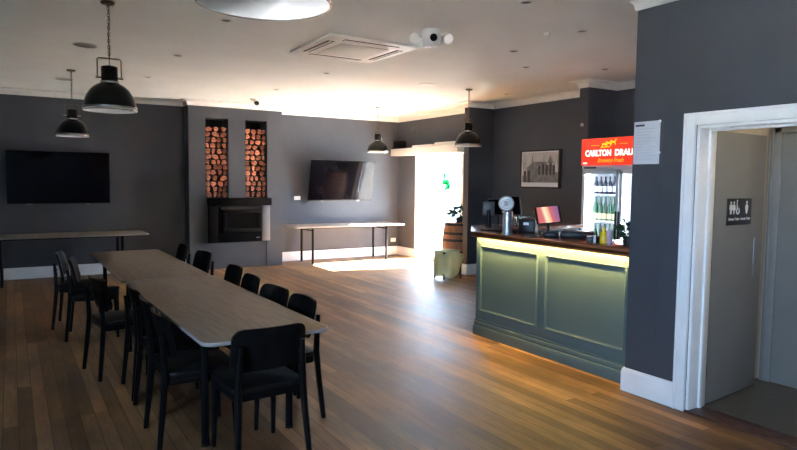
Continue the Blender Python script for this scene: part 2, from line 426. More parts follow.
# mitred sweeps along wall lines: path = list of (x, y), room on the LEFT of the direction of travel
def sweep(path, prof, m, name, z0=0., closed=False):
    tb = bmesh.new(); n = len(path); rings = []
    P = [Vector((p[0], p[1], 0)) for p in path]
    for i in range(n):
        d0 = (P[i]-P[i-1]).normalized() if i > 0 else None
        d1 = (P[i+1]-P[i]).normalized() if i < n-1 else None
        if d0 is None: d0 = d1
        if d1 is None: d1 = d0
        n0 = Vector((-d0.y, d0.x, 0)); n1 = Vector((-d1.y, d1.x, 0))
        nn = (n0+n1); nn = nn/(nn.dot(n0))
        rings.append([tb.verts.new(P[i]+nn*u+Vector((0, 0, z0+z))) for u, z in prof])
    kk = len(prof)
    for a, c in zip(rings, rings[1:]):
        for j in range(kk): tb.faces.new((a[j], a[(j+1) % kk], c[(j+1) % kk], c[j]))
    tb.faces.new(rings[0]); tb.faces.new(rings[-1][::-1])
    bmesh.ops.recalc_face_normals(tb, faces=tb.faces)
    return struct(MB()._add(tb).obj(name, m))
CH = .095
cprof = [(0, -CH), (.012, -CH), (.016, -CH+.012)]
for i in range(7):
    a = rad(90*i/6); cprof.append((.016+.068*(1-math.cos(a)), -CH+.012+.068*math.sin(a)))
cprof += [(.096, -.012), (.096, 0), (0, 0)]
bprof = [(0, 0), (.02, 0), (.02, .15), (.014, .172), (.008, .18), (0, .18)]
# going so that the room lies to the left: right wall end -> up
sweep([(XL, YBL), (XL, YR)], cprof, M['cornice'], 'trim_cornice_left', CZ)
sweep([(4.305, YB), (4.305, YC), (2.61, YC), (2.61, YBL), (XL, YBL)], cprof, M['cornice'], 'trim_cornice_chimney', CZ)
sweep([(XD, 8.54), (XD, YB), (4.305, YB)], cprof, M['cornice'], 'trim_cornice_back', CZ)
sweep([(XD, 5.885), (XD, 8.41), (6.62, 8.41), (6.62, 8.54), (XD, 8.54)], cprof, M['cornice'], 'trim_cornice_bar', CZ)
sweep([(7.05, 2.95), (7.05, 5.735), (6.49, 5.735), (6.49, 5.885), (XD, 5.885)], cprof, M['cornice'], 'trim_cornice_fridge', CZ)
sweep([(4.0, YR), (4.0, 3.09), (4.2, 3.09), (4.2, 2.95)], cprof, M['cornice'], 'trim_cornice_right', CZ+.025)
sweep([(4.305, YB), (4.305, YC+.0)][::1][:0] or [(2.61, YBL), (XL, YBL), (XL, YR)], bprof, M['trim'], 'baseboard_back_left')
sweep([(XD, DY1+.04), (XD, YB), (4.305, YB)], bprof, M['trim'], 'baseboard_back_right')
sweep([(6.9, 8.41), (6.62, 8.41), (6.62, 8.54), (XD, 8.54), (XD, DY0-.04)], bprof, M['trim'], 'baseboard_nib')
sweep([(4.0, JY+.085), (4.0, 3.09), (4.1, 3.09)], bprof, M['trim'], 'baseboard_right')
# casing round the toilet doorway
CW = .085
b = MB()
for x0, x1 in ((3.975, 4.0),):
    b.box(x0, x1, JY, JY+CW, 0, HZ+CW, bev=.006); b.box(x0, x1, JY2-CW, JY2, 0, HZ+CW, bev=.006); b.box(x0, x1, JY2, JY, HZ, HZ+CW, bev=.006)
    b.box(x0-.008, x1, JY+CW-.022, JY+CW, 0, HZ+CW, bev=.005); b.box(x0-.008, x1, JY2-CW, JY+CW, HZ+CW-.022, HZ+CW, bev=.005)
b.box(4.0, 4.2, JY-.022, JY, 0, HZ, bev=.003); b.box(4.0, 4.2, JY2, JY2+.022, 0, HZ, bev=.003); b.box(4.0, 4.2, JY2, JY, HZ-.022, HZ, bev=.003)
b.box(4.11, 4.15, JY-.036, JY-.02, 0, HZ-.02, bev=.003); b.box(4.11, 4.15, JY2+.02, JY-.02, HZ-.036, HZ-.02, bev=.003)
struct(b.obj('trim_doorway_casing', M['trim']))
# toilet door leaf standing open
lf = thing('door_leaf', 'open grey toilet door with a black pictogram sign, seen through the white doorway', 'door', (4.212, 2.562, .012), rad(4.6))
lf.name = 'toilet_door'
MB().box(0, .775, 0, .036, 0, 1.965, bev=.003).obj('door_panel', M['leafdoor'], lf)
h = MB().box(.635, .675, -.004, 0, .88, 1.18, bev=.0015).obj('push_plate', mat('satin_steel', (.36, .36, .35), .35, metal=.8), lf)
for z in (.2, .95, 1.72): MB().cyl((-.004, .0, z), (-.004, .0, z+.1), .007, n=10).obj('hinge', M['chrome'], lf)
sg = MB().box(.19, .56, -.006, 0, 1.29, 1.485, bev=.001).obj('sign_plate', M['signblack'], lf)
S = lambda u, w: basis((.19+u, -.0062, 1.29+w), (1, 0, 0), (0, 0, 1))
p = MB()
circ = lambda rr: [(rr*math.cos(i*PI/6), rr*math.sin(i*PI/6)) for i in range(12)]
def man(u, w, s, skirt=False):
    p.prism(circ(.011*s), .0012, S(u, w+.084*s))
    if skirt: p.prism([(-.014*s, .070*s), (.014*s, .070*s), (.026*s, .030*s), (.009*s, .028*s), (.007*s, 0), (-.007*s, 0), (-.009*s, .028*s), (-.026*s, .030*s)], .0012, S(u, w))
    else: p.prism([(-.020*s, .071*s), (.020*s, .071*s), (.022*s, .034*s), (.013*s, .034*s), (.012*s, 0), (.002*s, 0), (0, .032*s), (-.002*s, 0), (-.012*s, 0), (-.013*s, .034*s), (-.022*s, .034*s)], .0012, S(u, w))
man(.050, .080, 1.); man(.096, .080, 1., True)
p.torus(.021, .0045, mtx=S(.155, .102)); p.prism([(-.008, 0), (0, 0), (.003, .034), (.022, .034), (.038, .002), (.031, .0), (.019, .027), (.0, .027), (-.002, .06), (-.010, .06)], .0012, S(.146, .110))
p.prism(circ(.009), .0012, S(.142, .178))
p.prism(circ(.011), .0012, S(.292, .166))
p.prism([(0, .076), (.020, .062), (.024, .045), (.007, 0), (-.007, 0), (-.024, .045), (-.020, .062)], .0012, S(.292, .080))
p.text('Unisex Toilet', .026, S(.020, .036), .0006, bold=.0006, fit=.165).text('Female Toilet', .026, S(.205, .036), .0006, bold=.0006, fit=.150)
p.obj('pictograms', M['signpale'], sg)
# second door in the vestibule
b = MB(); b.box(5.175, 5.2, 2.61, 2.69, 0, 2.09, bev=.005); b.box(5.175, 5.2, 1.72, 2.69, 2.01, 2.09, bev=.005); b.box(5.175, 5.2, 1.72, 1.80, 0, 2.09, bev=.005)
b.box(5.168, 5.19, 2.668, 2.69, 0, 2.09, bev=.004)
struct(b.obj('trim_vestibule_casing', M['leafdoor']))
d2 = struct(MB().box(5.185, 5.199, 1.80, 2.61, .012, 2.01, bev=.003).obj('door_2', M['leafdoor']))
MB().cyl((5.14, 1.87, 1.0), (5.186, 1.87, 1.0), .012, n=12).obj('door_handle', M['chrome'], d2)
# ------------------------------------------------------------------ sliding door, pelmet and what stands outside
sd = struct(MB().box(XD+.02, XD+.12, DY0, DY0+.045, 0, DZ, bev=.004).box(XD+.02, XD+.12, DY1-.045, DY1, 0, DZ, bev=.004)
            .box(XD+.02, XD+.12, DY0, DY1, DZ-.045, DZ, bev=.004).box(XD+.02, XD+.12, DY0, DY1, 0, .03, bev=.004)
            .box(XD-.012, XD+.02, DY0-.05, DY0+.01, 0, DZ+.05, bev=.004).box(XD-.012, XD+.02, DY1-.01, DY1+.05, 0, DZ+.05, bev=.004).obj('door_1', M['trim']))
ymid = 10.27
for y0, y1, x in ((DY0+.04, ymid+.03, XD+.04), (ymid-.03, DY1-.04, XD+.085)):
    s_ = MB().box(x, x+.035, y0, y0+.055, .03, DZ-.045, bev=.003).box(x, x+.035, y1-.055, y1, .03, DZ-.045, bev=.003).box(x, x+.035, y0, y1, .03, .10, bev=.003).box(x, x+.035, y0, y1, DZ-.10, DZ-.045, bev=.003).obj('sliding_sash', M['trim'], sd)
    MB().box(x+.014, x+.02, y0+.05, y1-.05, .09, DZ-.09).obj('glass_pane', M['glass'], s_)
st = MB()
for i in range(16):
    a, c = random.uniform(-.13, .13), random.uniform(-.15, .15)
    st.prism([(random.uniform(.03, .065)*math.cos(j*PI/4), random.uniform(.03, .065)*math.sin(j*PI/4)) for j in range(8)], .0008, basis((XD+.0525-.0008*0, 9.86+a, 1.59+c), (0, -1, 0), (0, 0, 1)))
tag(st.obj('door_sticker', M['sticker']), 'pale green leafy sticker on the glass of the sliding door', 'sticker')
pm = MB().box(6.945, XD, 9.16, YB, 2.13, 2.275, bev=.006).obj('pelmet', M['pelmet'])
tag(pm, 'long cream pelmet box above the sliding door', 'pelmet')
for y0, y1, h_, lab in ((9.05+.15, 9.95, .10, 'flat cream box on the pelmet, nearer the pendant lamp'), (10.05, 10.75, .07, 'flat cream box on the pelmet, nearer the room corner')):
    tag(MB().box(6.985, 7.13, y0, y1, 2.275, 2.275+h_*.7, bev=.01).obj('storage_box', M['pelmet']), lab, 'box', 'boxes on the pelmet')
sp = thing('loudspeaker', 'small black loudspeaker on the pelmet in the back corner', 'speaker', (7.06, 11.33, 2.275))
MB().box(-.07, .07, -.15, .15, 0, .17, bev=.012).obj('cabinet', M['bezel'], sp)
MB().box(-.078, -.07, -.135, .135, .015, .155, bev=.003).obj('grille', M['black'], sp)
struct(MB().box(-60, 60, -60, 70, -.35, -.13).obj('ground_outside', M['outground']))
struct(MB().box(15, 15.2, -10, 30, -.13, 1.9).obj('wall_outside', M['outwall']))

# ------------------------------------------------------------------ fireplace and firewood
fp = thing('wood_heater', 'black built-in wood heater with mantel below the firewood niches', 'fireplace', (3.48, YC, .47))
# local: x from -.56 to .565, y toward the room negative, z 0..
MB().box(-.565, .57, -.14, 0, .66, .795, bev=.006).obj('mantel', M['firebox'], fp)
MB().box(-.555, -.395, -.07, 0, 0, .66, bev=.004).obj('surround', M['firebox'], fp)
MB().box(.412, .565, -.065, 0, .01, .66, bev=.004).obj('side_panel', M['greypanel'], fp)['label'] = 'grey steel side panel'
ib = MB().box(-.395, .412, -.05, 0, .0, .645, bev=.004).obj('firebox', M['firebox'], fp)
dr = MB()
dr.box(-.30, .395, -.075, -.05, .52, .575, bev=.006); dr.box(-.30, .395, -.075, -.05, .19, .24, bev=.006); dr.box(-.30, -.235, -.075, -.05, .24, .52, bev=.006); dr.box(.345, .395, -.075, -.05, .24, .52, bev=.006)
d_ = dr.obj('door', M['blackmetal'], fp)
MB().box(-.235, .345, -.062, -.05, .24, .52).obj('glass', M['fireglass'], d_)
MB().box(-.385, .40, -.062, -.05, .02, .165, bev=.004).obj('ash_drawer', M['firebox'], fp)
MB().box(.30, .365, -.066, -.062, .065, .082).obj('badge', M['chrome'], fp)
MB().box(-.34, .40, -.058, -.05, .59, .635).obj('vent', M['slot'], fp)
tag(MB().tube([(4.0, YC-.006, .005), (4.0, YC-.006, .25), (4.0, YC-.006, .475)], .006, n=8).obj('cable', M['black']), 'thin black cable running down from the wood heater to the floor', 'cable')
cells = {}
tones = ['reddish', 'rust brown', 'pale orange', 'dark brown']
ordn = ['first', 'second', 'third', 'fourth', 'fifth', 'sixth', 'seventh', 'eighth', 'ninth', 'tenth', 'eleventh', 'twelfth', 'thirteenth', 'fourteenth', 'fifteenth', 'sixteenth', 'seventeenth']
logmats = [M['log'], M['bark']]
for ni, (nx0, nx1) in enumerate(niches):
    side = ('left', 'right')[ni]
    z = NZ0+.002; row = 0
    ztop = 2.56 if ni == 0 else 2.53
    while z < ztop-.05:
        h = random.uniform(.082, .112)
        n = random.choice((3, 4, 4, 4))
        ws = [random.uniform(.75, 1.25) for _ in range(n)]; tot = sum(ws); x = nx0+.003
        for c in range(n):
            w = ws[c]/tot*(nx1-nx0-.006)
            ax, az = w/2*.985, h/2*.985
            kind = random.choice(('round', 'half', 'wedge', 'wedge', 'half'))
            poly = []
            m_ = random.choice((6, 7, 8, 9))
            ph = random.uniform(0, 2*PI)
            pw = {'round': .95, 'half': .8, 'wedge': .85, 'slab': .7}[kind]; rot = random.uniform(-.6, .6); jz = random.uniform(-.014, .014)
            for i in range(m_):
                t = 2*PI*i/m_+random.uniform(-.25, .25)
                cx, cz = math.cos(t), math.sin(t)
                px_ = math.copysign(abs(cx)**pw, cx)*ax*random.uniform(.74, 1.08); pz_ = math.copysign(abs(cz)**pw, cz)*az*random.uniform(.78, 1.12)
                if kind == 'half' and pz_ < -.45*az: pz_ = -.8*az
                if kind == 'wedge': px_ *= .72+.28*(pz_/az)
                px_, pz_ = (px_*math.cos(rot)-pz_*math.sin(rot))*1.06, (px_*math.sin(rot)+pz_*math.cos(rot))*1.06
                poly.append((max(-ax, min(ax, px_)), max(-az, min(az, pz_))))
            d0 = random.uniform(.0, .055)
            o = MB()
            mtx = basis((0, 0, 0), (1, 0, 0), (0, 0, 1))
            o.prism(poly, -.28+d0*0, mtx, bev=.005)
            ob = o.obj('firewood_log', logmats, None, (x+w/2, YC+.035+d0, z+h/2))
            for f in ob.data.polygons:
                if abs(f.normal.y) < .5: f.material_index = 1
            where = f'{ordn[c]} from the left in the {ordn[row]} row up, {side} niche'
            if c == n-1: where = f'rightmost in the {ordn[row]} row up, {side} niche'
            tag(ob, f'firewood log end, {where}', 'log', f'firewood in the {side} niche')
            x += w
        z += h; row += 1

# ------------------------------------------------------------------ trestle tables
def make_table(name, label, cat, loc, rz, group, topmat, first=None):
    if first: return dup(first, loc, rz, label, group)
    t = thing(name, label, cat, loc, rz, group)
    L_, W_ = 2.40, .76
    MB().prism(rrect(W_-.006, L_-.006, .07, 8), .021, Matrix.Translation((0, 0, .700)), bev=.002).obj('tabletop', topmat, t)
    e = MB(); tb = bmesh.new()
    po = rrect(W_, L_, .073, 8); pi_ = rrect(W_-.008, L_-.008, .07, 8)
    A_ = [[tb.verts.new((x, y, zz)) for x, y in pp] for pp, zz in ((pi_, .7215), (po, .718), (po, .702), (pi_, .699))]
    for a, c in zip(A_, A_[1:]):
        for i in range(len(a)): tb.faces.new((a[i], a[(i+1) % len(a)], c[(i+1) % len(a)], c[i]))
    bmesh.ops.recalc_face_normals(tb, faces=tb.faces); e._add(tb)
    e.obj('edging', M['tableedge'], t)
    for sy in (-1, 1):
        y = sy*.81
        for sx in (-1, 1):
            lg = MB().tube([(sx*.27, y, 0), (sx*.27, y, .692)], .020, n=12, square=True).obj('leg', M['blackmetal'], t)
            MB().cyl((sx*.27, y, 0), (sx*.27, y, .012), .026, n=12).obj('foot', M['bezel'], lg)
        MB().tube([(-.27, y, .64), (.27, y, .64)], .014, n=10).obj('crossbar', M['blackmetal'], t)
    MB().box(-.012, .012, -.81, .81, .655, .68).obj('spine', M['blackmetal'], t)
    return t
TX = 1.198
t1 = make_table('trestle_table', 'long grey-brown trestle table in front, with a chair at its near end', 'table', (TX+.005, 4.515, 0), rad(1.2), 'trestle tables', M['tabletop'])
t2 = make_table('trestle_table', 'grey-brown trestle table joined end to end beyond the front one, toward the wall', 'table', (TX-.04, 6.926, 0), rad(.3), 'trestle tables', M['tabletop'], t1)
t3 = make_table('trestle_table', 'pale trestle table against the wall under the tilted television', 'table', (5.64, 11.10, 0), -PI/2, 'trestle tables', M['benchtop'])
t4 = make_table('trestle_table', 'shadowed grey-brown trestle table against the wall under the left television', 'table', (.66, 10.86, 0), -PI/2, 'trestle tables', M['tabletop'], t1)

# ------------------------------------------------------------------ chairs
def make_chair():
    t = thing('dining_chair', '', 'chair')
    # faces +y; rear posts at -y
    for s in (-1, 1):
        MB().tube([(s*.216, -.262, 0), (s*.197, -.232, .30), (s*.191, -.220, .45), (s*.185, -.228, .60), (s*.181, -.238, .70)], [.014, .018, .019, .016, .012], n=12, square=True).obj('rear_leg', M['chair'], t)
    for s in (-1, 1):
        MB().tube([(s*.190, .200, 0), (s*.186, .188, .26), (s*.184, .183, .435)], [.012, .017, .019], n=12, square=True).obj('front_leg', M['chair'], t)
    f = MB()
    f.box(-.19, .19, .168, .190, .385, .432, bev=.004); f.box(-.19, .19, -.200, -.180, .385, .432, bev=.004)
    for s in (-1, 1): f.box(s*.192-.010, s*.192+.010, -.19, .19, .385, .432, bev=.004)
    f.obj('seat_frame', M['chair'], t)
    MB().prism(rrect(.43, .43, .07, 6), .028, Matrix.Translation((0, .0, .432)), bev=.008).obj('seat', M['seat'], t)
    # curved backrest shell with rounded corners
    tb = bmesh.new(); W2, H2, rr = .218, .125, .062
    rows = [-1, -.94, -.85, -.7, -.5, 0, .5, .7, .85, .94, 1]; cols = [-1, -.9, -.75, -.5, -.25, 0, .25, .5, .75, .9, 1]
    fr, bk = [], []
    for v in rows:
        zz = v*H2; ex = abs(zz)-(H2-rr)
        w = W2 if ex <= 0 else W2-rr+math.sqrt(max(rr*rr-ex*ex, 0))
        a, c = [], []
        for u in cols:
            x = u*w
            y = -.203+.035*(x/W2)**2 - .055*(zz/H2)*.5-.012
            a.append(tb.verts.new((x, y+.008, .668+zz))); c.append(tb.verts.new((x, y-.008, .668+zz)))
        fr.append(a); bk.append(c)
    R, Cn = len(rows), len(cols)
    for i in range(R-1):
        for j in range(Cn-1):
            tb.faces.new((fr[i][j], fr[i][j+1], fr[i+1][j+1], fr[i+1][j])); tb.faces.new((bk[i][j], bk[i+1][j], bk[i+1][j+1], bk[i][j+1]))
    ring = [(0, j) for j in range(Cn)]+[(i, Cn-1) for i in range(1, R)]+[(R-1, j) for j in range(Cn-2, -1, -1)]+[(i, 0) for i in range(R-2, 0, -1)]
    for q in range(len(ring)):
        i, j = ring[q]; i2, j2 = ring[(q+1) % len(ring)]
        tb.faces.new((fr[i][j], bk[i][j], bk[i2][j2], fr[i2][j2]))
    bmesh.ops.recalc_face_normals(tb, faces=tb.faces)
    bk_ = MB()._add(tb).obj('backrest', M['chair'], t)
    for s in (-1, 1):
        MB().cyl((s*.17, -.215, .63), (s*.188, -.222, .63), .006, n=8).obj('screw', M['chrome'], bk_)
    return t
ch0 = make_chair()
grp = 'black dining chairs around the tables'
# (x, y, rz, label); rz: direction the chair faces, +y when 0
chairs = [
 (1.19, 3.47, rad(3), 'black wooden chair at the near end of the tables, back to the viewer'),
 (.955, 3.945, rad(-90), 'black chair on the tables\' left side, nearest of six in that row'),
 (.965, 4.415, rad(-90), 'black chair on the tables\' left side, second from the near end'),
 (.965, 4.95, rad(-89), 'black chair on the tables\' left side, third from the near end'),
 (.775, 5.57, rad(-80), 'black chair on the tables\' left side, third from the far end, pulled out slightly askew'),
 (.71, 6.96, rad(-99), 'black chair on the tables\' left side, second from the far end'),
 (.635, 7.55, rad(-102), 'black chair on the tables\' left side, farthest of six in that row'),
 (1.49, 3.965, rad(90), 'black chair on the tables\' right side, nearest of six in that row'),
 (1.475, 4.44, rad(96), 'black chair on the tables\' right side, second from the near end'),
 (1.49, 5.06, rad(88), 'black chair on the tables\' right side, third from the near end'),
 (1.54, 5.68, rad(90), 'black chair on the tables\' right side, third from the far end'),
 (1.60, 6.98, rad(97), 'black chair on the tables\' right side, second from the far end, shining in daylight'),
 (1.57, 7.84, rad(90), 'black chair on the tables\' right side, farthest of six in that row'),
]
for i, (x, y, rz, lab) in enumerate(chairs):
    if i == 0:
        ch0.location = (x, y, 0); ch0.rotation_euler = (0, 0, rz); ch0['label'] = lab; ch0['group'] = grp
    else: dup(ch0, (x, y, 0), rz, lab, grp)

# ------------------------------------------------------------------ televisions
def tv(label, loc, tilt, w=1.445, h=.825):
    t = thing('television', label, 'television', loc, group='wall televisions')
    # local: screen centre at origin, screen faces -y
    R_ = Matrix.Rotation(rad(tilt), 4, 'X')
    MB().box(-w/2, w/2, 0, .022, -h/2, h/2, bev=.004, mtx=R_).box(-w/2+.25, w/2-.25, .022, .05, -h/2+.06, h/2-.2, bev=.01, mtx=R_).obj('casing', M['bezel'], t)
    MB().box(-w/2+.009, w/2-.009, -.002, .001, -h/2+.018, h/2-.009, mtx=R_).obj('screen', M['screen'], t)
    for s in (-.42, .40): MB().box(s-.035, s+.035, .002, .018, -h/2-.012, -h/2+.001, bev=.002, mtx=R_).obj('sensor', M['chrome'], t)
    return t
a = tv('large black television flat on the dark left wall above a trestle table', (.665, 11.20, 1.592), 0)
MB().box(-.2, .2, .05, .15, -.15, .15).obj('wall_bracket', M['blackmetal'], a)
a = tv('large black television tilted downward on the wall right of the fireplace', (5.685, 11.30, 1.59), 12)
MB().box(-.2, .2, .04, .21, -.12, .10).obj('wall_bracket', M['blackmetal'], a)
def plate(name, label, x, y, z, w, h, face, cat='socket', group=None):
    t = thing(name, label, cat, (x, y, z), 0 if face == 'y' else -PI/2, group)
    MB().box(-w/2, w/2, -.012, 0, -h/2, h/2, bev=.003).obj('cover_plate', M['trim'], t)
    for s in (-1, 1): MB().box(s*w*.24-.008, s*w*.24+.008, -.014, -.011, -.012, .012, bev=.001).obj('switch', M['ink'], t)
    return t
plate('power_outlet', 'white double outlet on the wall just left of the tilted television', 4.80, YB, 1.24, .13, .075, 'y')
plate('power_outlet', 'white double outlet low on the wall beyond the pale trestle table', 7.03, YB, .32, .125, .08, 'y')
tag(MB().tube([(4.86, YB-.008, 1.21), (4.875, YB-.01, 1.13), (4.95, YB-.012, 1.11), (5.02, YB-.012, 1.16), (5.10, YB-.05, 1.24)], .004, n=6).obj('cord', M['black']), 'thin black cord drooping between the outlet and the tilted television', 'cord')
tag(MB().box(XD-.006, XD, 10.85, 11.0, 2.58, 2.71, bev=.002).obj('vent_cover', M['wall']), 'small square grey vent plate high on the wall above the pelmet', 'vent')

# ------------------------------------------------------------------ pendant lamps
def make_pendant():
    t = thing('pendant_lamp', '', 'lamp')
    # origin on the ceiling; rim at z = -.83
    MB().lathe([(0, 0), (.052, 0), (.054, -.01), (.045, -.02), (.012, -.024), (.008, -.04), (0, -.04)], 24).obj('ceiling_rose', M['brass'], t)
    c = MB(); z = -.035; i = 0
    while z > -.425:
        c.torus(.0115, .0024, 14, 6, Matrix.Translation((0, 0, z-.015)) @ Matrix.Rotation(PI/2*(i % 2), 4, 'Z') @ Matrix.Rotation(PI/2, 4, 'X') @ Matrix.Diagonal((.75, 1.35, 1, 1)))
        z -= .0245; i += 1
    c.tube([(.004, 0, -.03), (.010, .004, -.14), (-.004, -.006, -.26), (.004, .003, -.36), (0, 0, -.5)], .0028, n=6)
    c.obj('chain', M['brass'], t)
    MB().tube([(-.082, 0, -.575), (-.085, 0, -.56), (-.085, 0, -.44), (-.075, 0, -.43), (.075, 0, -.43), (.085, 0, -.44), (.085, 0, -.56), (.082, 0, -.575)], .0048, n=8).obj('yoke', M['brass'], t)
    MB().lathe([(0, -.485), (.03, -.485), (.056, -.492), (.060, -.50), (.060, -.60), (.066, -.603), (.066, -.622), (.05, -.625), (0, -.625)], 32).obj('cap', M['lampblack'], t)
    kn = MB()
    for s in (-1, 1): kn.cyl((s*.055, 0, -.575), (s*.098, 0, -.575), .009, n=12)
    kn.lathe([(.066, -.604), (.069, -.606), (.069, -.620), (.066, -.622)], 32)
    kn.obj('clamp', M['chrome'], t)
    out = [(.064, -.622), (.085, -.626), (.110, -.642), (.138, -.668), (.162, -.705), (.179, -.745), (.189, -.785), (.193, -.806)]
    MB().lathe(out, 48).obj('shade', M['lampblack'], t)
    MB().lathe([(.05, -.624)]+[(r-.004, z_-.004) for r, z_ in out[1:]]+[(.193, -.83)], 48).obj('reflector', M['lampwhite'], t)
    MB().lathe([(.1945, -.80), (.1995, -.803), (.1995, -.814), (.1965, -.816), (.2005, -.829), (.198, -.833), (.194, -.833), (.1935, -.80)], 48).obj('rim', M['chrome'], t)
    bl = MB().lathe([(0, -.63), (.02, -.63), (.022, -.68), (.032, -.70), (.038, -.73), (.03, -.76), (.012, -.772), (0, -.774)], 20).obj('bulb', M['lampwhite'], t)
    return t
pl = make_pendant()
spots = [(.675, 5.357, 'black dome pendant on a chain above the middle of the tables'),
         (.685, 8.96, 'black dome pendant in front of the left television, smaller in view'),
         (.65, 1.81, 'black dome pendant overhead, showing only its pale inside at the top edge'),
         (5.776, 10.045, 'black dome pendant hanging in front of the tilted television'),
         (5.735, 7.306, 'black dome pendant between the sliding door and the bar')]
for i, (x, y, lab) in enumerate(spots):
    if i == 0: pl.location = (x, y, CZ); pl['label'] = lab; pl['group'] = 'dome pendant lamps'
    else: dup(pl, (x, y, CZ), random.uniform(-.5, .5), lab, 'dome pendant lamps')

# ------------------------------------------------------------------ ceiling fittings
ac = thing('air_conditioner', 'square white ceiling cassette air conditioner', 'air conditioner', (3.015, 5.775, CZ))
MB().box(-.49, .49, -.50, .50, -.028, 0, bev=.012).obj('panel', M['acwhite'], ac)
MB().box(-.27, .27, -.28, .28, -.036, -.028, bev=.005).obj('intake_grille', M['acgrey'], ac)
for sx, sy in ((-1, 0), (1, 0), (0, -1), (0, 1)):
    o = MB()
    if sx: o.box(sx*.385-.036, sx*.385+.036, -.30, .30, -.0300, -.0275)
    else: o.box(-.30, .30, sy*.395-.036, sy*.395+.036, -.0300, -.0275)
    o = o.obj('outlet', M['slot'], ac)
    l = MB()
    for dd in (-.0, ):
        if sx: l.box(sx*.385-.012, sx*.385+.012, -.295, .295, -.035, -.029, bev=.002)
        else: l.box(-.295, .295, sy*.395-.012, sy*.395+.012, -.035, -.029, bev=.002)
    l.obj('louver', M['acwhite'], o)
em = thing('emergency_light', 'white twin-head emergency light with a black lens on the ceiling', 'light', (3.235, 4.68, CZ), rad(-34))
MB().lathe([(0, 0), (.075, 0), (.082, -.03), (.088, -.075), (.08, -.12), (.055, -.15), (0, -.16)], 28).obj('housing', M['acwhite'], em)
MB().lathe([(0, 0), (.030, 0), (.034, -.012), (.026, -.02), (0, -.022)], 20).obj('lens', M['black'], em, (.018, -.082, -.085), (rad(-82), 0, rad(12)))
MB().lathe([(0, 0), (.04, 0), (.036, -.012), (0, -.016)], 20).obj('lamp_window', M['lampwhite'], em, (-.04, -.03, -.148))
for s in (-1, 1):
    hd = MB().sphere((s*.150, 0, -.078), .046, sc_=(.95, 1, 1.1)).cyl((s*.150, -.02, -.08), (s*.150, -.056, -.092), .038, .043, n=20).obj('lamp_head', M['acwhite'], em)
    MB().tube([(s*.07, 0, -.05), (s*.12, 0, -.065)], .014, n=10).obj('arm', M['acwhite'], hd)
def downlight(x, y, lab, r=.048, bright=False):
    t = thing('downlight', lab, 'downlight', (x, y, CZ), group='recessed downlights')
    MB().lathe([(r, 0), (r+.004, -.004), (r-.006, -.008), (r-.014, -.002), (r-.014, .0)], 24).obj('trim_ring', M['acgrey'], t)
    MB().lathe([(0, -.001), (r-.013, -.001), (r-.013, -.003), (0, -.003)], 24).obj('reflector', M['chrome'] if bright else M['slot'], t)
for a in [(1.60, 5.39, 'small recessed downlight left of the cassette, nearest of its row'), (1.60, 7.21, 'small recessed downlight right of the dome pendant over the tables, middle of its row'), (1.60, 8.96, 'small recessed downlight above the fireplace end of the tables, farthest of its row'),
          (3.43, 7.28, 'small recessed downlight just beyond the cassette air conditioner'), (3.43, 9.04, 'small recessed downlight in front of the ceiling camera'), (3.33, 3.57, 'recessed downlight at the top edge of the view, nearest the doorway', .05, True),
          (4.445, 4.94, 'recessed downlight right of the emergency light'), (5.18, 5.53, 'recessed downlight above the framed picture, left of the fridge nib'), (6.03, 5.09, 'recessed downlight above the drinks fridge'), (6.52, 7.37, 'recessed downlight near the cornice above the framed picture'),
          (4.365, 3.956, 'shiny recessed downlight near the right wall cornice', .05, True)]: downlight(*a)
tag(MB().lathe([(0, 0), (.03, 0), (.03, -.02), (.02, -.03), (0, -.03)], 16, c=(4.165, 4.185, CZ)).obj('smoke_detector', M['acgrey']), 'tiny round detector on the ceiling left of the shiny downlight', 'detector')
for x, y, lab in ((.685, 7.203, 'round flush ceiling speaker beside the nearer dome pendant'), (.665, 9.835, 'round flush ceiling speaker beyond the farther dome pendant')):
    t = thing('ceiling_speaker', lab, 'speaker', (x, y, CZ), group='flush ceiling speakers')
    MB().lathe([(.115, 0), (.12, -.006), (.108, -.009), (.105, 0)], 32).obj('ring', M['acgrey'], t)
    MB().lathe([(0, -.004), (.108, -.004), (.108, -.006), (0, -.0065)], 32).obj('grille', mat('speaker_mesh', (.30, .29, .27), .7, var=.3, scale=200), t)
tag(MB().box(4.86, 5.08, 7.2, 7.34, CZ-.012, CZ, bev=.004).obj('ceiling_vent', M['acwhite']), 'small white rectangular vent on the ceiling toward the sliding door', 'vent')
cm = thing('security_camera', 'black dome security camera hanging below the ceiling at the chimney breast', 'camera', (3.50, 10.28, CZ))
MB().lathe([(0, 0), (.055, 0), (.055, -.018), (.03, -.03), (0, -.03)], 24).obj('base', M['acwhite'], cm)
MB().tube([(0, 0, -.02), (.03, -.01, -.05)], .014, n=10).obj('arm', M['acwhite'], cm)
MB().sphere((.05, -.02, -.075), .042).obj('dome', M['black'], cm)

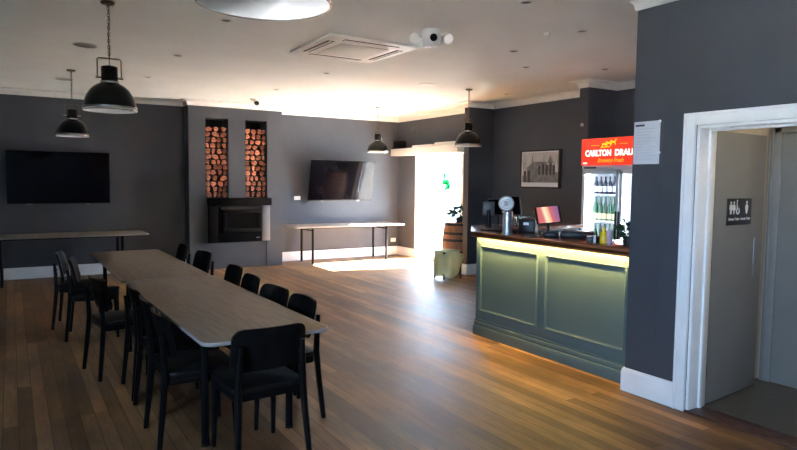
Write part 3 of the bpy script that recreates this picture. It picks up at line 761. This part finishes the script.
# ------------------------------------------------------------------ bar
bar = thing('bar_counter', 'sage green panelled bar counter with a varnished timber top and lit edge', 'bar counter', (0, 0, 0))
BX = 4.12
MB().box(BX, 4.62, 3.093, 5.07, .0, 1.045).prism([(4.125, 5.07), (4.62, 5.07), (4.78, 5.32), (5.9, 5.32), (5.9, 5.66), (4.63, 5.66)], 1.045).obj('body', M['sage'], bar)
for y0, y1 in ((4.17, 5.00), (3.19, 4.075)):
    p_ = MB()
    z0, z1, w = .26, .945, .028
    for k_, (ww, d) in enumerate(((.022, .008), (.009, .016))):
        i0 = 0 if k_ == 0 else .004
        p_.box(BX-d, BX, y0+i0, y0+i0+ww, z0+i0, z1-i0, bev=.004); p_.box(BX-d, BX, y1-i0-ww, y1-i0, z0+i0, z1-i0, bev=.004)
        p_.box(BX-d, BX, y0+i0, y1-i0, z0+i0, z0+i0+ww, bev=.004); p_.box(BX-d, BX, y0+i0, y1-i0, z1-i0-ww, z1-i0, bev=.004)
    p_.obj('panel_moulding', M['sage'], bar)
MB().box(BX-.028, BX, 3.093, 5.08, 0, .10, bev=.006).box(BX-.018, BX, 3.093, 5.076, .10, .145, bev=.008).box(BX-.010, BX, 3.093, 5.073, .145, .17, bev=.005).obj('plinth', M['sage'], bar)
MB().prism([(4.045, 3.093), (4.045, 5.085), (4.63, 5.80), (5.95, 5.80), (5.95, 5.28), (4.80, 5.28), (4.70, 5.12), (4.70, 3.0), (4.22, 3.0), (4.22, 3.093)], .042, Matrix.Translation((0, 0, 1.045)), bev=.006).box(4.045, 4.062, 3.093, 5.083, 1.030, 1.07, bev=.004).obj('countertop', M['counter'], bar)
MB().box(4.064, 4.080, 3.12, 5.04, 1.041, 1.0448).obj('light_strip', M['led'], bar)
CT = 1.087
# beer font with round badge
bf = thing('beer_font', 'chrome beer font with a round silver badge on the bar', 'beer tap', (4.12, 4.605, CT), rad(0))
MB().lathe([(0, 0), (.058, 0), (.058, .012), (.048, .018), (.046, .20), (.050, .205), (.050, .225), (.02, .235), (0, .235)], 28).obj('column', mat('brushed_chrome', (.62, .62, .64), .42, metal=.85), bf)
ang = math.atan2(-4.565, -4.125)
bd = MB().cyl((0, 0, 0), (0, 0, .03), .074, n=36).obj('badge', mat('silver_badge', (.36, .36, .35), .35, metal=.6, var=.2, scale=40), bf, (-.03, -.01, .305), Euler((PI/2, 0, ang+PI/2)))
bdl = MB().torus(.070, .006, mtx=Matrix.Translation((0, 0, .03))).torus(.045, .004, mtx=Matrix.Translation((0, 0, .03))).box(-.018, .018, -.025, .025, .03, .033).obj('badge_relief', mat('grey_relief', (.25, .25, .25), .4), bd)
MB().tube([(0, 0, .23), (0, 0, .25)], .02, n=12).obj('neck', M['black'], bf)
MB().tube([(.02, .02, .21), (.06, .0, .21), (.075, -.0, .17)], .008, n=10).obj('spout', M['chrome'], bf)
tag(MB().box(-.20, .16, -.10, .16, 0, .012, bev=.004).obj('drip_mat', M['black'], None, (4.42, 4.98, CT)), 'black rubber drip mat behind the chrome beer font', 'mat')
# second font: grey square sign on a black post
b2 = thing('beer_font', 'black beer font with a dull grey square sign, left end of the bar', 'beer tap', (4.70, 5.58, CT))
MB().tube([(0, 0, 0), (0, 0, .19)], [.03, .022], n=14).obj('column', M['black'], b2)
MB().box(-.068, .068, -.012, .012, .125, .285, bev=.01).obj('sign', mat('dull_grey_sign', (.075, .085, .085), .4, var=.2, scale=20), b2, None, (0, 0, rad(-40)))
# back-of-bar display screens
for x, y, z, w, h, rz, tilt, lab in ((4.83, 5.56, .13, .26, .19, -38, 8, 'black point-of-sale display just behind the round silver badge'), (5.06, 5.50, .13, .11, .22, -72, 10, 'narrow black display turned sideways right of the round silver badge')):
    t = thing('monitor', lab, 'monitor', (x, y, CT), rad(rz))
    MB().box(-.06, .06, -.05, .05, 0, .012, bev=.004).obj('base', M['bezel'], t)
    MB().tube([(0, .012, .01), (0, .012, z+.02)], .012, n=10).obj('stand', M['bezel'], t)
    R_ = Matrix.Translation((0, 0, z)) @ Matrix.Rotation(rad(tilt), 4, 'X')
    MB().box(-w/2, w/2, 0, .02, 0, h, bev=.004, mtx=R_).obj('casing', M['bezel'], t)
    MB().box(-w/2+.008, w/2-.008, -.001, .002, .01, h-.01, mtx=R_).obj('screen', M['screen'], t)
    if rz == -66: MB().box(w/2-.004, w/2+.006, -.002, .02, 0, h, mtx=R_).obj('edge', M['trim'], t)
# glasses on the counter behind the font
def tumbler():
    return MB().lathe([(0, 0), (.026, 0), (.030, .004), (.036, .115), (.034, .115), (.0285, .010), (0, .010)], 20)
gme = tumbler().mesh('pint_glass', M['tumbler'])
gl = [(4.66, 5.22), (4.72, 5.30), (4.80, 5.34), (4.88, 5.38), (4.97, 5.36), (5.05, 5.38), (5.13, 5.36)]
for i, (x, y) in enumerate(gl):
    o = bpy.data.objects.new('pint_glass', gme); COL.objects.link(o); o.location = (x, y, CT)
    w = 'leftmost' if i == 0 else ('rightmost' if i == 6 else ordn[i]+' from the left')
    tag(o, f'clear upturned pint glass behind the beer font, {w} of seven', 'glass', 'pint glasses behind the beer font')
# printer, keyboard, tablet
pr = thing('receipt_printer', 'black receipt printer with a small white mark on the bar', 'printer', (4.43, 4.64, CT), rad(-55))
MB().box(-.085, .085, -.09, .09, 0, .145, bev=.012).obj('casing', M['bezel'], pr)
MB().box(-.065, .065, -.05, .06, .145, .152, bev=.003).obj('lid', M['black'], pr)
MB().box(-.03, .02, -.0935, -.09, .088, .112).obj('badge', M['signpale'], pr)
cd = thing('card_reader', 'flat black payment terminal lying on the bar in front of the tablet', 'terminal', (4.33, 4.22, CT), rad(-50))
MB().box(-.07, .07, -.10, .10, 0, .05, bev=.01).obj('casing', M['bezel'], cd)
MB().box(-.05, .05, .02, .085, .05, .053).obj('screen', M['screen'], cd)
MB().box(-.05, .05, -.085, .0, .05, .054, bev=.001).obj('keypad', M['slot'], cd)
kd = thing('cash_drawer', 'low black cash drawer on the bar below the tablet', 'cash drawer', (4.50, 4.08, CT), rad(-48))
MB().box(-.13, .17, -.12, .12, 0, .06, bev=.006).obj('casing', M['bezel'], kd)
MB().box(-.12, .16, -.124, -.118, .008, .052, bev=.002).obj('drawer_front', M['black'], kd)
tbp = thing('tablet', 'tablet till with a pink and orange screen on a stand on the bar', 'tablet', (4.50, 4.42, CT), rad(-38))
MB().box(-.07, .07, -.02, .08, 0, .01, bev=.004).obj('base', M['bezel'], tbp)
MB().tube([(0, .05, .008), (0, .055, .12), (0, .03, .18)], .014, n=10).obj('stand', M['bezel'], tbp)
R_ = Matrix.Translation((.0, -.03, .115)) @ Matrix.Rotation(rad(-28), 4, 'X') @ Matrix.Rotation(rad(-7), 4, 'Y')
MB().box(-.125, .125, 0, .014, 0, .185, bev=.005, mtx=R_).obj('casing', M['bezel'], tbp)
scn = MB().box(-.104, .104, -.086, .086, -.001, .001).obj('screen', M['tablet'], tbp)
scn.matrix_local = R_ @ basis((.0, -.0012, .093), (1, 0, 0), (0, 0, 1))
# small items toward the fridge end of the bar
bxx = thing('napkin_holder', 'small black napkin holder on the bar before the fridge', 'napkin holder', (4.26, 3.665, CT), rad(-45))
MB().box(-.055, .055, -.04, .04, 0, .055, bev=.004).obj('casing', M['bezel'], bxx)
MB().box(.0, .02, -.042, .042, .004, .062).obj('napkin_stack', M['paper'], bxx)
jb = thing('juice_bottle', 'yellow juice bottle on the bar in front of the fridge', 'bottle', (4.30, 3.585, CT))
MB().lathe([(0, 0), (.034, 0), (.036, .006), (.036, .075), (.028, .095), (.014, .108), (.014, .118), (0, .118)], 24).obj('bottle', M['yellow'], jb)
MB().lathe([(0, .118), (.016, .118), (.016, .136), (0, .136)], 18).obj('cap', M['yellow'], jb)
jg = tag(MB().lathe([(0, 0), (.02, 0), (.022, .003), (.026, .11), (.024, .11), (.018, .008), (0, .008)], 18).obj('tall_glass', M['pink'], None, (4.30, 3.525, CT)), 'tall pale pink glass beside the yellow juice bottle', 'glass')
def leaves(n, c, r, lsz, up=.3, seed=1, zs=1.):
    rg = random.Random(seed); tb = bmesh.new()
    for i in range(n):
        d = Vector((rg.gauss(0, 1), rg.gauss(0, 1), rg.gauss(up, .8))).normalized(); lim = .02+lsz
        p0 = Vector(c)+Vector((d.x*r, d.y*r, d.z*r*zs))*rg.uniform(.35, 1.)
        ax = (d+Vector((rg.uniform(-.6, .6), rg.uniform(-.6, .6), rg.uniform(-.3, .5)))).normalized()
        sd_ = ax.cross(Vector((rg.uniform(-1, 1), rg.uniform(-1, 1), rg.uniform(-1, 1)))).normalized(); nr = ax.cross(sd_)
        L_ = lsz*rg.uniform(.7, 1.2); W_ = L_*.32
        pts = [(0, 0, 0), (.35, 1, .05), (.7, .75, .03), (1, 0, -.08), (.7, -.75, .03), (.35, -1, .05)]
        vs = [tb.verts.new(p0+ax*(u*L_)+sd_*(v*W_)+nr*(w*L_)) for u, v, w in pts]
        mid = [tb.verts.new(p0+ax*(u*L_)+nr*(-.06*L_)) for u in (.35, .7)]
        for q in vs+mid: q.co.z = max(q.co.z, .03)
        for f in ((0, 5, 6), (0, 6, 1), (1, 6, 7, 2), (5, 4, 7, 6), (2, 7, 3), (4, 3, 7)):
            tb.faces.new([(vs+mid)[q] for q in f])
    return MB()._add(tb)
pp = thing('potted_plant', 'dark green potted plant at the wall end of the bar', 'plant', (4.37, 3.385, CT))
MB().lathe([(0, 0), (.04, 0), (.05, .06), (.053, .062), (.048, .066), (.044, .056), (0, .056)], 24).obj('pot', M['pot'], pp)
leaves(110, (0.0, .0, .115), .078, .055, seed=3).obj('foliage', M['leafgreen'], pp)
MB().tube([(0, 0, .05), (.005, 0, .1), (0, .01, .15)], .005, n=6).obj('stem', M['leafgreen'], pp)

# drinks fridge
fr = thing('drinks_fridge', 'double glass-door drinks fridge with a lit red header sign', 'fridge', (6.40, 5.135, 0))
FY = .585
f = MB()
f.box(.03, .62, FY-.035, FY, .08, 1.80, bev=.005); f.box(.03, .62, -FY, -FY+.035, .08, 1.80, bev=.005); f.box(.58, .62, -FY, FY, .08, 1.80, bev=.005); f.box(.03, .62, -FY, FY, 1.745, 1.81, bev=.005); f.box(.03, .62, -FY, FY, .02, .28, bev=.005)
f.obj('cabinet', M['fridge'], fr)
MB().box(.05, .575, -FY+.036, FY-.036, .281, .29).box(.570, .578, -FY+.036, FY-.036, .29, 1.744).box(.05, .57, -.012, .012, .29, 1.744).box(.05, .57, -FY+.036, -FY+.040, .29, 1.744).box(.05, .57, FY-.040, FY-.036, .29, 1.744).obj('liner', M['fridgein'], fr)
for z in (1.10, 1.445, .75):
    for s in (-1, 1): MB().box(.07, .56, min(s*.02, s*.54), max(s*.02, s*.54), z, z+.012, bev=.002).obj('shelf', M['fridgein'], fr)
for y in (FY-.062, .030, -.030, -FY+.062):
    MB().box(.042, .062, y-.012, y+.012, .32, 1.72).obj('light_tube', M['fridgeled'], fr)
for s in (1, -1):
    y0, y1 = (.004, FY) if s == 1 else (-FY, -.004)
    d = MB(); w = .042
    d.box(0, .03, y0, y0+w, .29, 1.765, bev=.004); d.box(0, .03, y1-w, y1, .29, 1.765, bev=.004); d.box(0, .03, y0, y1, .29, .35, bev=.004); d.box(0, .03, y0, y1, 1.715, 1.765, bev=.004)
    d = d.obj('door', M['fridge'], fr)
    MB().box(.012, .018, y0+.04, y1-.04, .345, 1.72).obj('glass', M['fridgeglass'], d)
    hy = y0+.02 if s == 1 else y1-.02
    MB().box(-.025, 0, hy-.008, hy+.008, .85, 1.25, bev=.004).obj('handle', M['bezel'], d)
MB().box(-.006, .03, -FY, FY, 1.768, 1.825, bev=.003).obj('control_strip', M['fridge'], fr)
MB().box(-.0075, -.005, FY-.23, FY-.03, 1.785, 1.806).obj('control_display', M['inkdark'], fr)
MB().box(.03, .62, -FY, FY, 1.82, 2.165, bev=.006).obj('sign_box', M['bezel'], fr)
sgn = MB().box(-.03, .03, -FY, FY, 1.828, 2.168, bev=.006).obj('header_sign', M['signred'], fr)
F = lambda yy, zz, x=-.031: basis((x, yy, zz), (0, -1, 0), (0, 0, 1))
MB().text('CARLTON', .105, F(FY-.068, 1.945), .001, bold=.004, fit=.41).obj('lettering', M['signwhite'], sgn)
MB().text('DRAUGHT', .105, F(FY-.068-.47, 1.945), .001, bold=.004, fit=.47).obj('lettering', M['signwhite'], sgn)
MB().box(-.0325, -.030, FY-.10, FY-.035, 1.845, 1.862).obj('small_mark', M['signwhite'], sgn)
MB().text('Brewery Fresh', .075, F(FY-.27, 1.862), .001, bold=.0015, shear=.35, fit=.40).obj('script', M['signorange'], sgn)
em_ = MB()
ctr = FY-.46
for u, w, L_, h_ in ((-.09, .0, .075, .05), (-.02, .012, .075, .055), (.05, .022, .08, .055)):
    em_.prism([(u-L_/2, w-.02), (u-L_/2+.012, w-.02), (u-L_/4, w+.004), (u+L_/5, w+.002), (u+L_/3, w-.022), (u+L_/3+.012, w-.02), (u+L_/3, w+.02), (u+L_/2+.012, w+.044), (u+L_/2-.006, w+.052), (u+L_/4, w+.028), (u-L_/2+.006, w+.026)], .0015, F(ctr, 2.075))
em_.prism([(-.15, -.03), (.0, -.026), (.0, -.016), (-.15, -.02)], .0015, F(ctr, 2.075))
em_.box(-.0325, -.030, ctr+.17, ctr+.30, 2.074, 2.079).box(-.0325, -.030, ctr-.26, ctr-.15, 2.084, 2.089)
em_.obj('emblem', M['signyellow'], sgn)
prof = [(0, 0), (.027, 0), (.0285, .004), (.0285, .125), (.024, .145), (.0125, .175), (.0115, .215), (.013, .217), (.013, .228), (0, .228)]
bme = {}
def bottle(m1, m2, band):
    k_ = 1.35 if m1 == 'bottlegreen' else 1.; b_ = MB().lathe([(r_*(1.08 if k_ > 1 else 1), z_*k_) for r_, z_ in prof], 20)
    me = b_.mesh('beer_bottle', M[m1])
    l_ = MB().lathe([(.0285*(1.08 if k_ > 1 else 1), band[0]), (.0293*(1.08 if k_ > 1 else 1), band[0]), (.0293*(1.08 if k_ > 1 else 1), band[1]), (.0285*(1.08 if k_ > 1 else 1), band[1])], 20).mesh('bottle_label', M[m2])
    return me, l_
kinds = {'dark': bottle('bottledark', 'bottlelabel', (.03, .10)), 'green': bottle('bottlegreen', 'bottlegold', (.02, .09))}
def shelf_bottles(kind, z, y0, n, dy, shelf, door, x=6.60):
    for i in range(n):
        me, lm = kinds[kind]
        o = bpy.data.objects.new('beer_bottle', me); COL.objects.link(o); o.location = (x, y0-i*dy, z)
        pos = 'leftmost' if i == 0 else ('rightmost' if i == n-1 else ordn[i]+' from left')
        tag(o, f'{kind} beer bottle, {pos} on the {shelf} shelf behind the fridge\'s {door} door', 'bottle', f'bottles in the fridge')
        l = bpy.data.objects.new('label', lm); COL.objects.link(l); l.parent = o
shelf_bottles('dark', 1.458, 5.65, 6, .074, 'top', 'left')
shelf_bottles('green', 1.113, 5.645, 6, .076, 'middle', 'left')
shelf_bottles('green', .763, 5.645, 6, .076, 'lower', 'left')
shelf_bottles('dark', 1.458, 5.05, 4, .075, 'top', 'right')
shelf_bottles('dark', 1.113, 5.05, 4, .075, 'middle', 'right')

# framed picture on the bar wall
pc = thing('framed_picture', 'black-framed old photograph of a stone building on the bar wall', 'picture', (XD, 7.235, 1.81))
pw, ph_ = .885, .605
fm = MB()
for y0, y1, z0, z1 in ((-pw/2, -pw/2+.045, -ph_/2, ph_/2), (pw/2-.022, pw/2, -ph_/2, ph_/2), (-pw/2, pw/2, -ph_/2, -ph_/2+.022), (-pw/2, pw/2, ph_/2-.022, ph_/2)):
    fm.box(-.035, 0, y0, y1, z0, z1, bev=.003)
fm.obj('frame', M['black'], pc)
MB().box(-.02, -.002, -pw/2+.02, pw/2-.02, -ph_/2+.02, ph_/2-.02).obj('mount', M['photo0'], pc)
G = lambda u, w, d=0.: basis((-.0202-d, pw/2-.045-u, -ph_/2+.09+w), (0, -1, 0), (0, 0, 1))
ar = MB(); W_, H_ = pw-.09, ph_-.13
ar.prism([(0, 0), (W_, 0), (W_, H_), (0, H_)], .0004, G(0, 0), m=0)
ar.prism([(0, 0), (W_, 0), (W_, .17), (.5, .14), (0, .10)], .0004, G(0, 0, .0004), m=1)
ar.prism([(.10, .10), (.10, .24), (.16, .27), (.22, .33), (.52, .33), (.56, .28), (.72, .28), (.72, .14)], .0004, G(0, 0, .0008), m=1)
ar.prism([(.20, .30), (.225, .44), (.25, .30)], .0004, G(0, 0, .0012), m=1)
ar.prism([(.55, .30), (.615, .43), (.68, .30)], .0004, G(0, 0, .0012), m=1)
for u, h in ((.36, .13), (.44, .16), (.52, .14), (.60, .18), (.67, .13)):
    ar.prism([(u, .12), (u+.045, .12), (u+.045, .12+h), (u+.022, .14+h), (u, .12+h)], .0004, G(0, 0, .0014), m=2)
for u in (.03, .12): ar.prism([(u, .0), (u+.06, .0), (u+.055, .17), (u+.03, .2), (u, .17)], .0004, G(0, 0, .0014), m=2)
for u, t_ in ((.02, .3), (.07, -.2), (.48, .15), (.70, .3), (.76, -.1)):
    ar.prism([(u, .2), (u+.010, .2), (u+.006+t_*.12, .44), (u+.002+t_*.12, .44)], .0004, G(0, 0, .0012), m=1)
    ar.prism([(u+.003, .28), (u+.010, .29), (u+.006-t_*.2, .41), (u+.002-t_*.2, .41)], .0004, G(0, 0, .0012), m=1)
ar.obj('print', [M['photosky'], M['photomid'], M['photodark']], pc)
pgl = MB().box(-.028, -.026, -pw/2+.02, pw/2-.02, -ph_/2+.02, ph_/2-.02).obj('glazing', glass_mat('picture_pane', (1, 1, 1), .01), pc)
tag(MB().box(6.47, 6.49, 5.80, 5.84, 2.35, 2.39, bev=.005).obj('motion_sensor', M['trim']), 'tiny white sensor on the nib wall beside the fridge sign', 'sensor')

# notice on the right wall
nt_ = thing('paper_notice', 'white notice in a plastic sleeve pinned to the right wall end', 'notice', (4.0, 2.972, 1.90))
MB().box(-.004, 0, -.11, .11, -.157, .157).obj('sheet', M['paper'], nt_)
tx = MB()
for i in range(11): tx.box(-.0045, -.0035, -.085+.03*(i % 3), .09, .10-.022*i, .104-.022*i)
tx.obj('text_lines', M['ink'], nt_)
MB().box(-.0046, -.0035, .02, .098, .122, .136).obj('heading', M['inkdark'], nt_)
for y, z in ((-.108, .15), (-.11, -.075)): MB().lathe([(0, 0), (.011, 0), (.011, .004), (0, .008)], 12).obj('pin', M['signpale'], nt_, (-.004, y, z), (0, -PI/2, 0))

# ------------------------------------------------------------------ barrel, plant, draped stool
brl = thing('wine_barrel', 'oak wine barrel with steel hoops standing by the sliding door', 'barrel', (6.82, 8.93, 0))
R0 = [(0, .005), (.235, .005), (.262, .15), (.285, .30), (.293, .44), (.285, .58), (.262, .73), (.235, .87), (.225, .87), (.222, .862), (0, .862)]
MB().lathe(R0, 40).obj('staves', M['barrelwood'], brl)
for z, r in ((.04, .243), (.20, .272), (.32, .288), (.56, .288), (.68, .272), (.835, .243)):
    MB().lathe([(r, z-.022), (r+.004, z-.022), (r+.004, z+.022), (r, z+.022)], 40).obj('hoop', M['hoop'], brl)
bpn = thing('potted_plant', 'leafy green plant on top of the wine barrel', 'plant', (6.84, 8.93, .8625))
MB().lathe([(0, 0), (.05, 0), (.07, .10), (.066, .10), (.06, .09), (0, .09)], 24).obj('pot', M['pot'], bpn)
leaves(110, (0, 0, .16), .17, .09, seed=5, up=.2).obj('foliage', M['leafgreen'], bpn)
MB().tube([(0, 0, .08), (.01, 0, .15), (0, .01, .22)], .006, n=6).obj('stem', M['leafgreen'], bpn)
stl = thing('low_stool', 'low dark stool under the pale green cloth, in front of the barrel', 'stool', (6.12, 8.28, 0))
MB().box(-.19, .19, -.15, .15, .42, .45, bev=.006).obj('seat', M['stool'], stl)
for sx in (-1, 1):
    for sy in (-1, 1): MB().tube([(sx*.17, sy*.13, 0), (sx*.16, sy*.12, .42)], [.014, .018], n=10, square=True).obj('leg', M['stool'], stl)
# draped cloth: a soft mesh falling from the stool top, hem longer at the left
def cloth():
    tb = bmesh.new(); rings = []; n = 64
    lv = [(0, .466), (.5, .466), (.9, .466), (1.0, .462), (1.07, .44), (1.14, .38), (1.20, .30), (1.20, .22), (1.14, .13), (1.08, .05)]
    for li, (k_, z) in enumerate(lv):
        if li == 0: rings.append([tb.verts.new((0, 0, z))]); continue
        rg_ = []
        for i in range(n):
            a = 2*PI*i/n; ca, sa = math.cos(a), math.sin(a)
            q = (abs(ca)**3+abs(sa)**3)**-.3333
            hem = .5+.5*math.cos(a-rad(215))            # 1 at the left front, 0 at the right back
            drop = (.466-z)
            zz = .466-drop*(.36+.72*hem+.10*math.sin(3*a)) if li > 3 else z
            fold = (1+.055*math.sin(9*a+1)*min(1, drop*5)+.04*math.sin(5*a)*min(1, drop*5))
            rg_.append(tb.verts.new((ca*q*.20*k_*fold, sa*q*.16*k_*fold, max(zz, .012))))
        rings.append(rg_)
    for a, c in zip(rings, rings[1:]):
        for i in range(n):
            j = (i+1) % n
            if len(a) == 1: tb.faces.new((a[0], c[i], c[j]))
            else: tb.faces.new((a[i], c[i], c[j], a[j]))
    bmesh.ops.recalc_face_normals(tb, faces=tb.faces)
    return MB()._add(tb)
co = cloth().obj('cloth', M['cloth'], None, (6.12, 8.28, 0), (0, 0, rad(8)))
tag(co, 'pale green cloth draped over the low stool in front of the barrel', 'cloth')

# ------------------------------------------------------------------ light
w = bpy.data.worlds.new('sky'); sc.world = w; w.use_nodes = True
bg = w.node_tree.nodes['Background']; bg.inputs['Color'].default_value = (.46, .69, 1.0, 1); bg.inputs['Strength'].default_value = 15.0
def sun(direction, e, ang=.6, col=(1, .93, .82)):
    l = bpy.data.lights.new('sun', 'SUN'); l.energy = e; l.angle = rad(ang); l.color = col
    o = bpy.data.objects.new('sun', l); COL.objects.link(o)
    o.rotation_euler = Vector(direction).to_track_quat('-Z', 'Y').to_euler(); o.location = (12, 9, 10)
sun((-1, .22, -.83), 190, col=(1, .98, .94))
def portal(loc, rot, sx, sy):
    l = bpy.data.lights.new('window_daylight', 'AREA'); l.shape = 'RECTANGLE'; l.size = sx; l.size_y = sy; l.cycles.is_portal = True
    o = bpy.data.objects.new('window_daylight', l); COL.objects.link(o); o.location = loc; o.rotation_euler = rot
for y0, y1 in wins_left: portal((XL-.21, (y0+y1)/2, (WZ0+WZ1)/2), (0, rad(-90), 0), WZ1-WZ0, y1-y0)
for x0, x1 in wins_rear: portal(((x0+x1)/2, YR-.21, (WZ0+WZ1)/2), (rad(90), 0, 0), x1-x0, WZ1-WZ0)
portal((XD+.21, (DY0+DY1)/2, DZ/2), (0, rad(90), 0), DZ, DY1-DY0)
# vestibule lamp
vl = thing('ceiling_lamp', 'round ceiling lamp in the toilet vestibule', 'lamp', (4.6, 1.6, 2.45))
MB().lathe([(0, 0), (.12, 0), (.13, -.02), (.10, -.05), (0, -.06)], 28).obj('diffuser', mat('lamp_diffuser', (.9, .88, .8), .5, emit=(1, .86, .66), estr=14), vl)

# ------------------------------------------------------------------ camera
F_, yaw, pitch, roll = 623.1147838263698, 0.55642693420693, -0.07074991627403049, 0.010773509296233465
fw = Vector((math.sin(yaw)*math.cos(pitch), math.cos(yaw)*math.cos(pitch), math.sin(pitch)))
rt = Vector((math.cos(yaw), -math.sin(yaw), 0)); up = rt.cross(fw)
r2 = rt*math.cos(roll)+up*math.sin(roll); u2 = -rt*math.sin(roll)+up*math.cos(roll)
cam = bpy.data.cameras.new('camera'); cam.sensor_width = 36; cam.lens = F_*36/797; cam.clip_start = .05; cam.clip_end = 300
co_ = bpy.data.objects.new('camera', cam); COL.objects.link(co_)
co_.matrix_world = Matrix(((r2.x, u2.x, -fw.x, 0), (r2.y, u2.y, -fw.y, 0), (r2.z, u2.z, -fw.z, 1.6), (0, 0, 0, 1)))
sc.camera = co_
vs = sc.view_settings
sc.display_settings.display_device = 'sRGB'
vs.view_transform = 'Standard'; vs.look = 'None'; vs.gamma = 1; vs.use_curve_mapping = False; vs.exposure = 1.78
sc.cycles.use_denoising = True
sc.cycles.max_bounces = 10; sc.cycles.diffuse_bounces = 6; sc.cycles.glossy_bounces = 4; sc.cycles.transparent_max_bounces = 16
sc.cycles.sample_clamp_indirect = 30
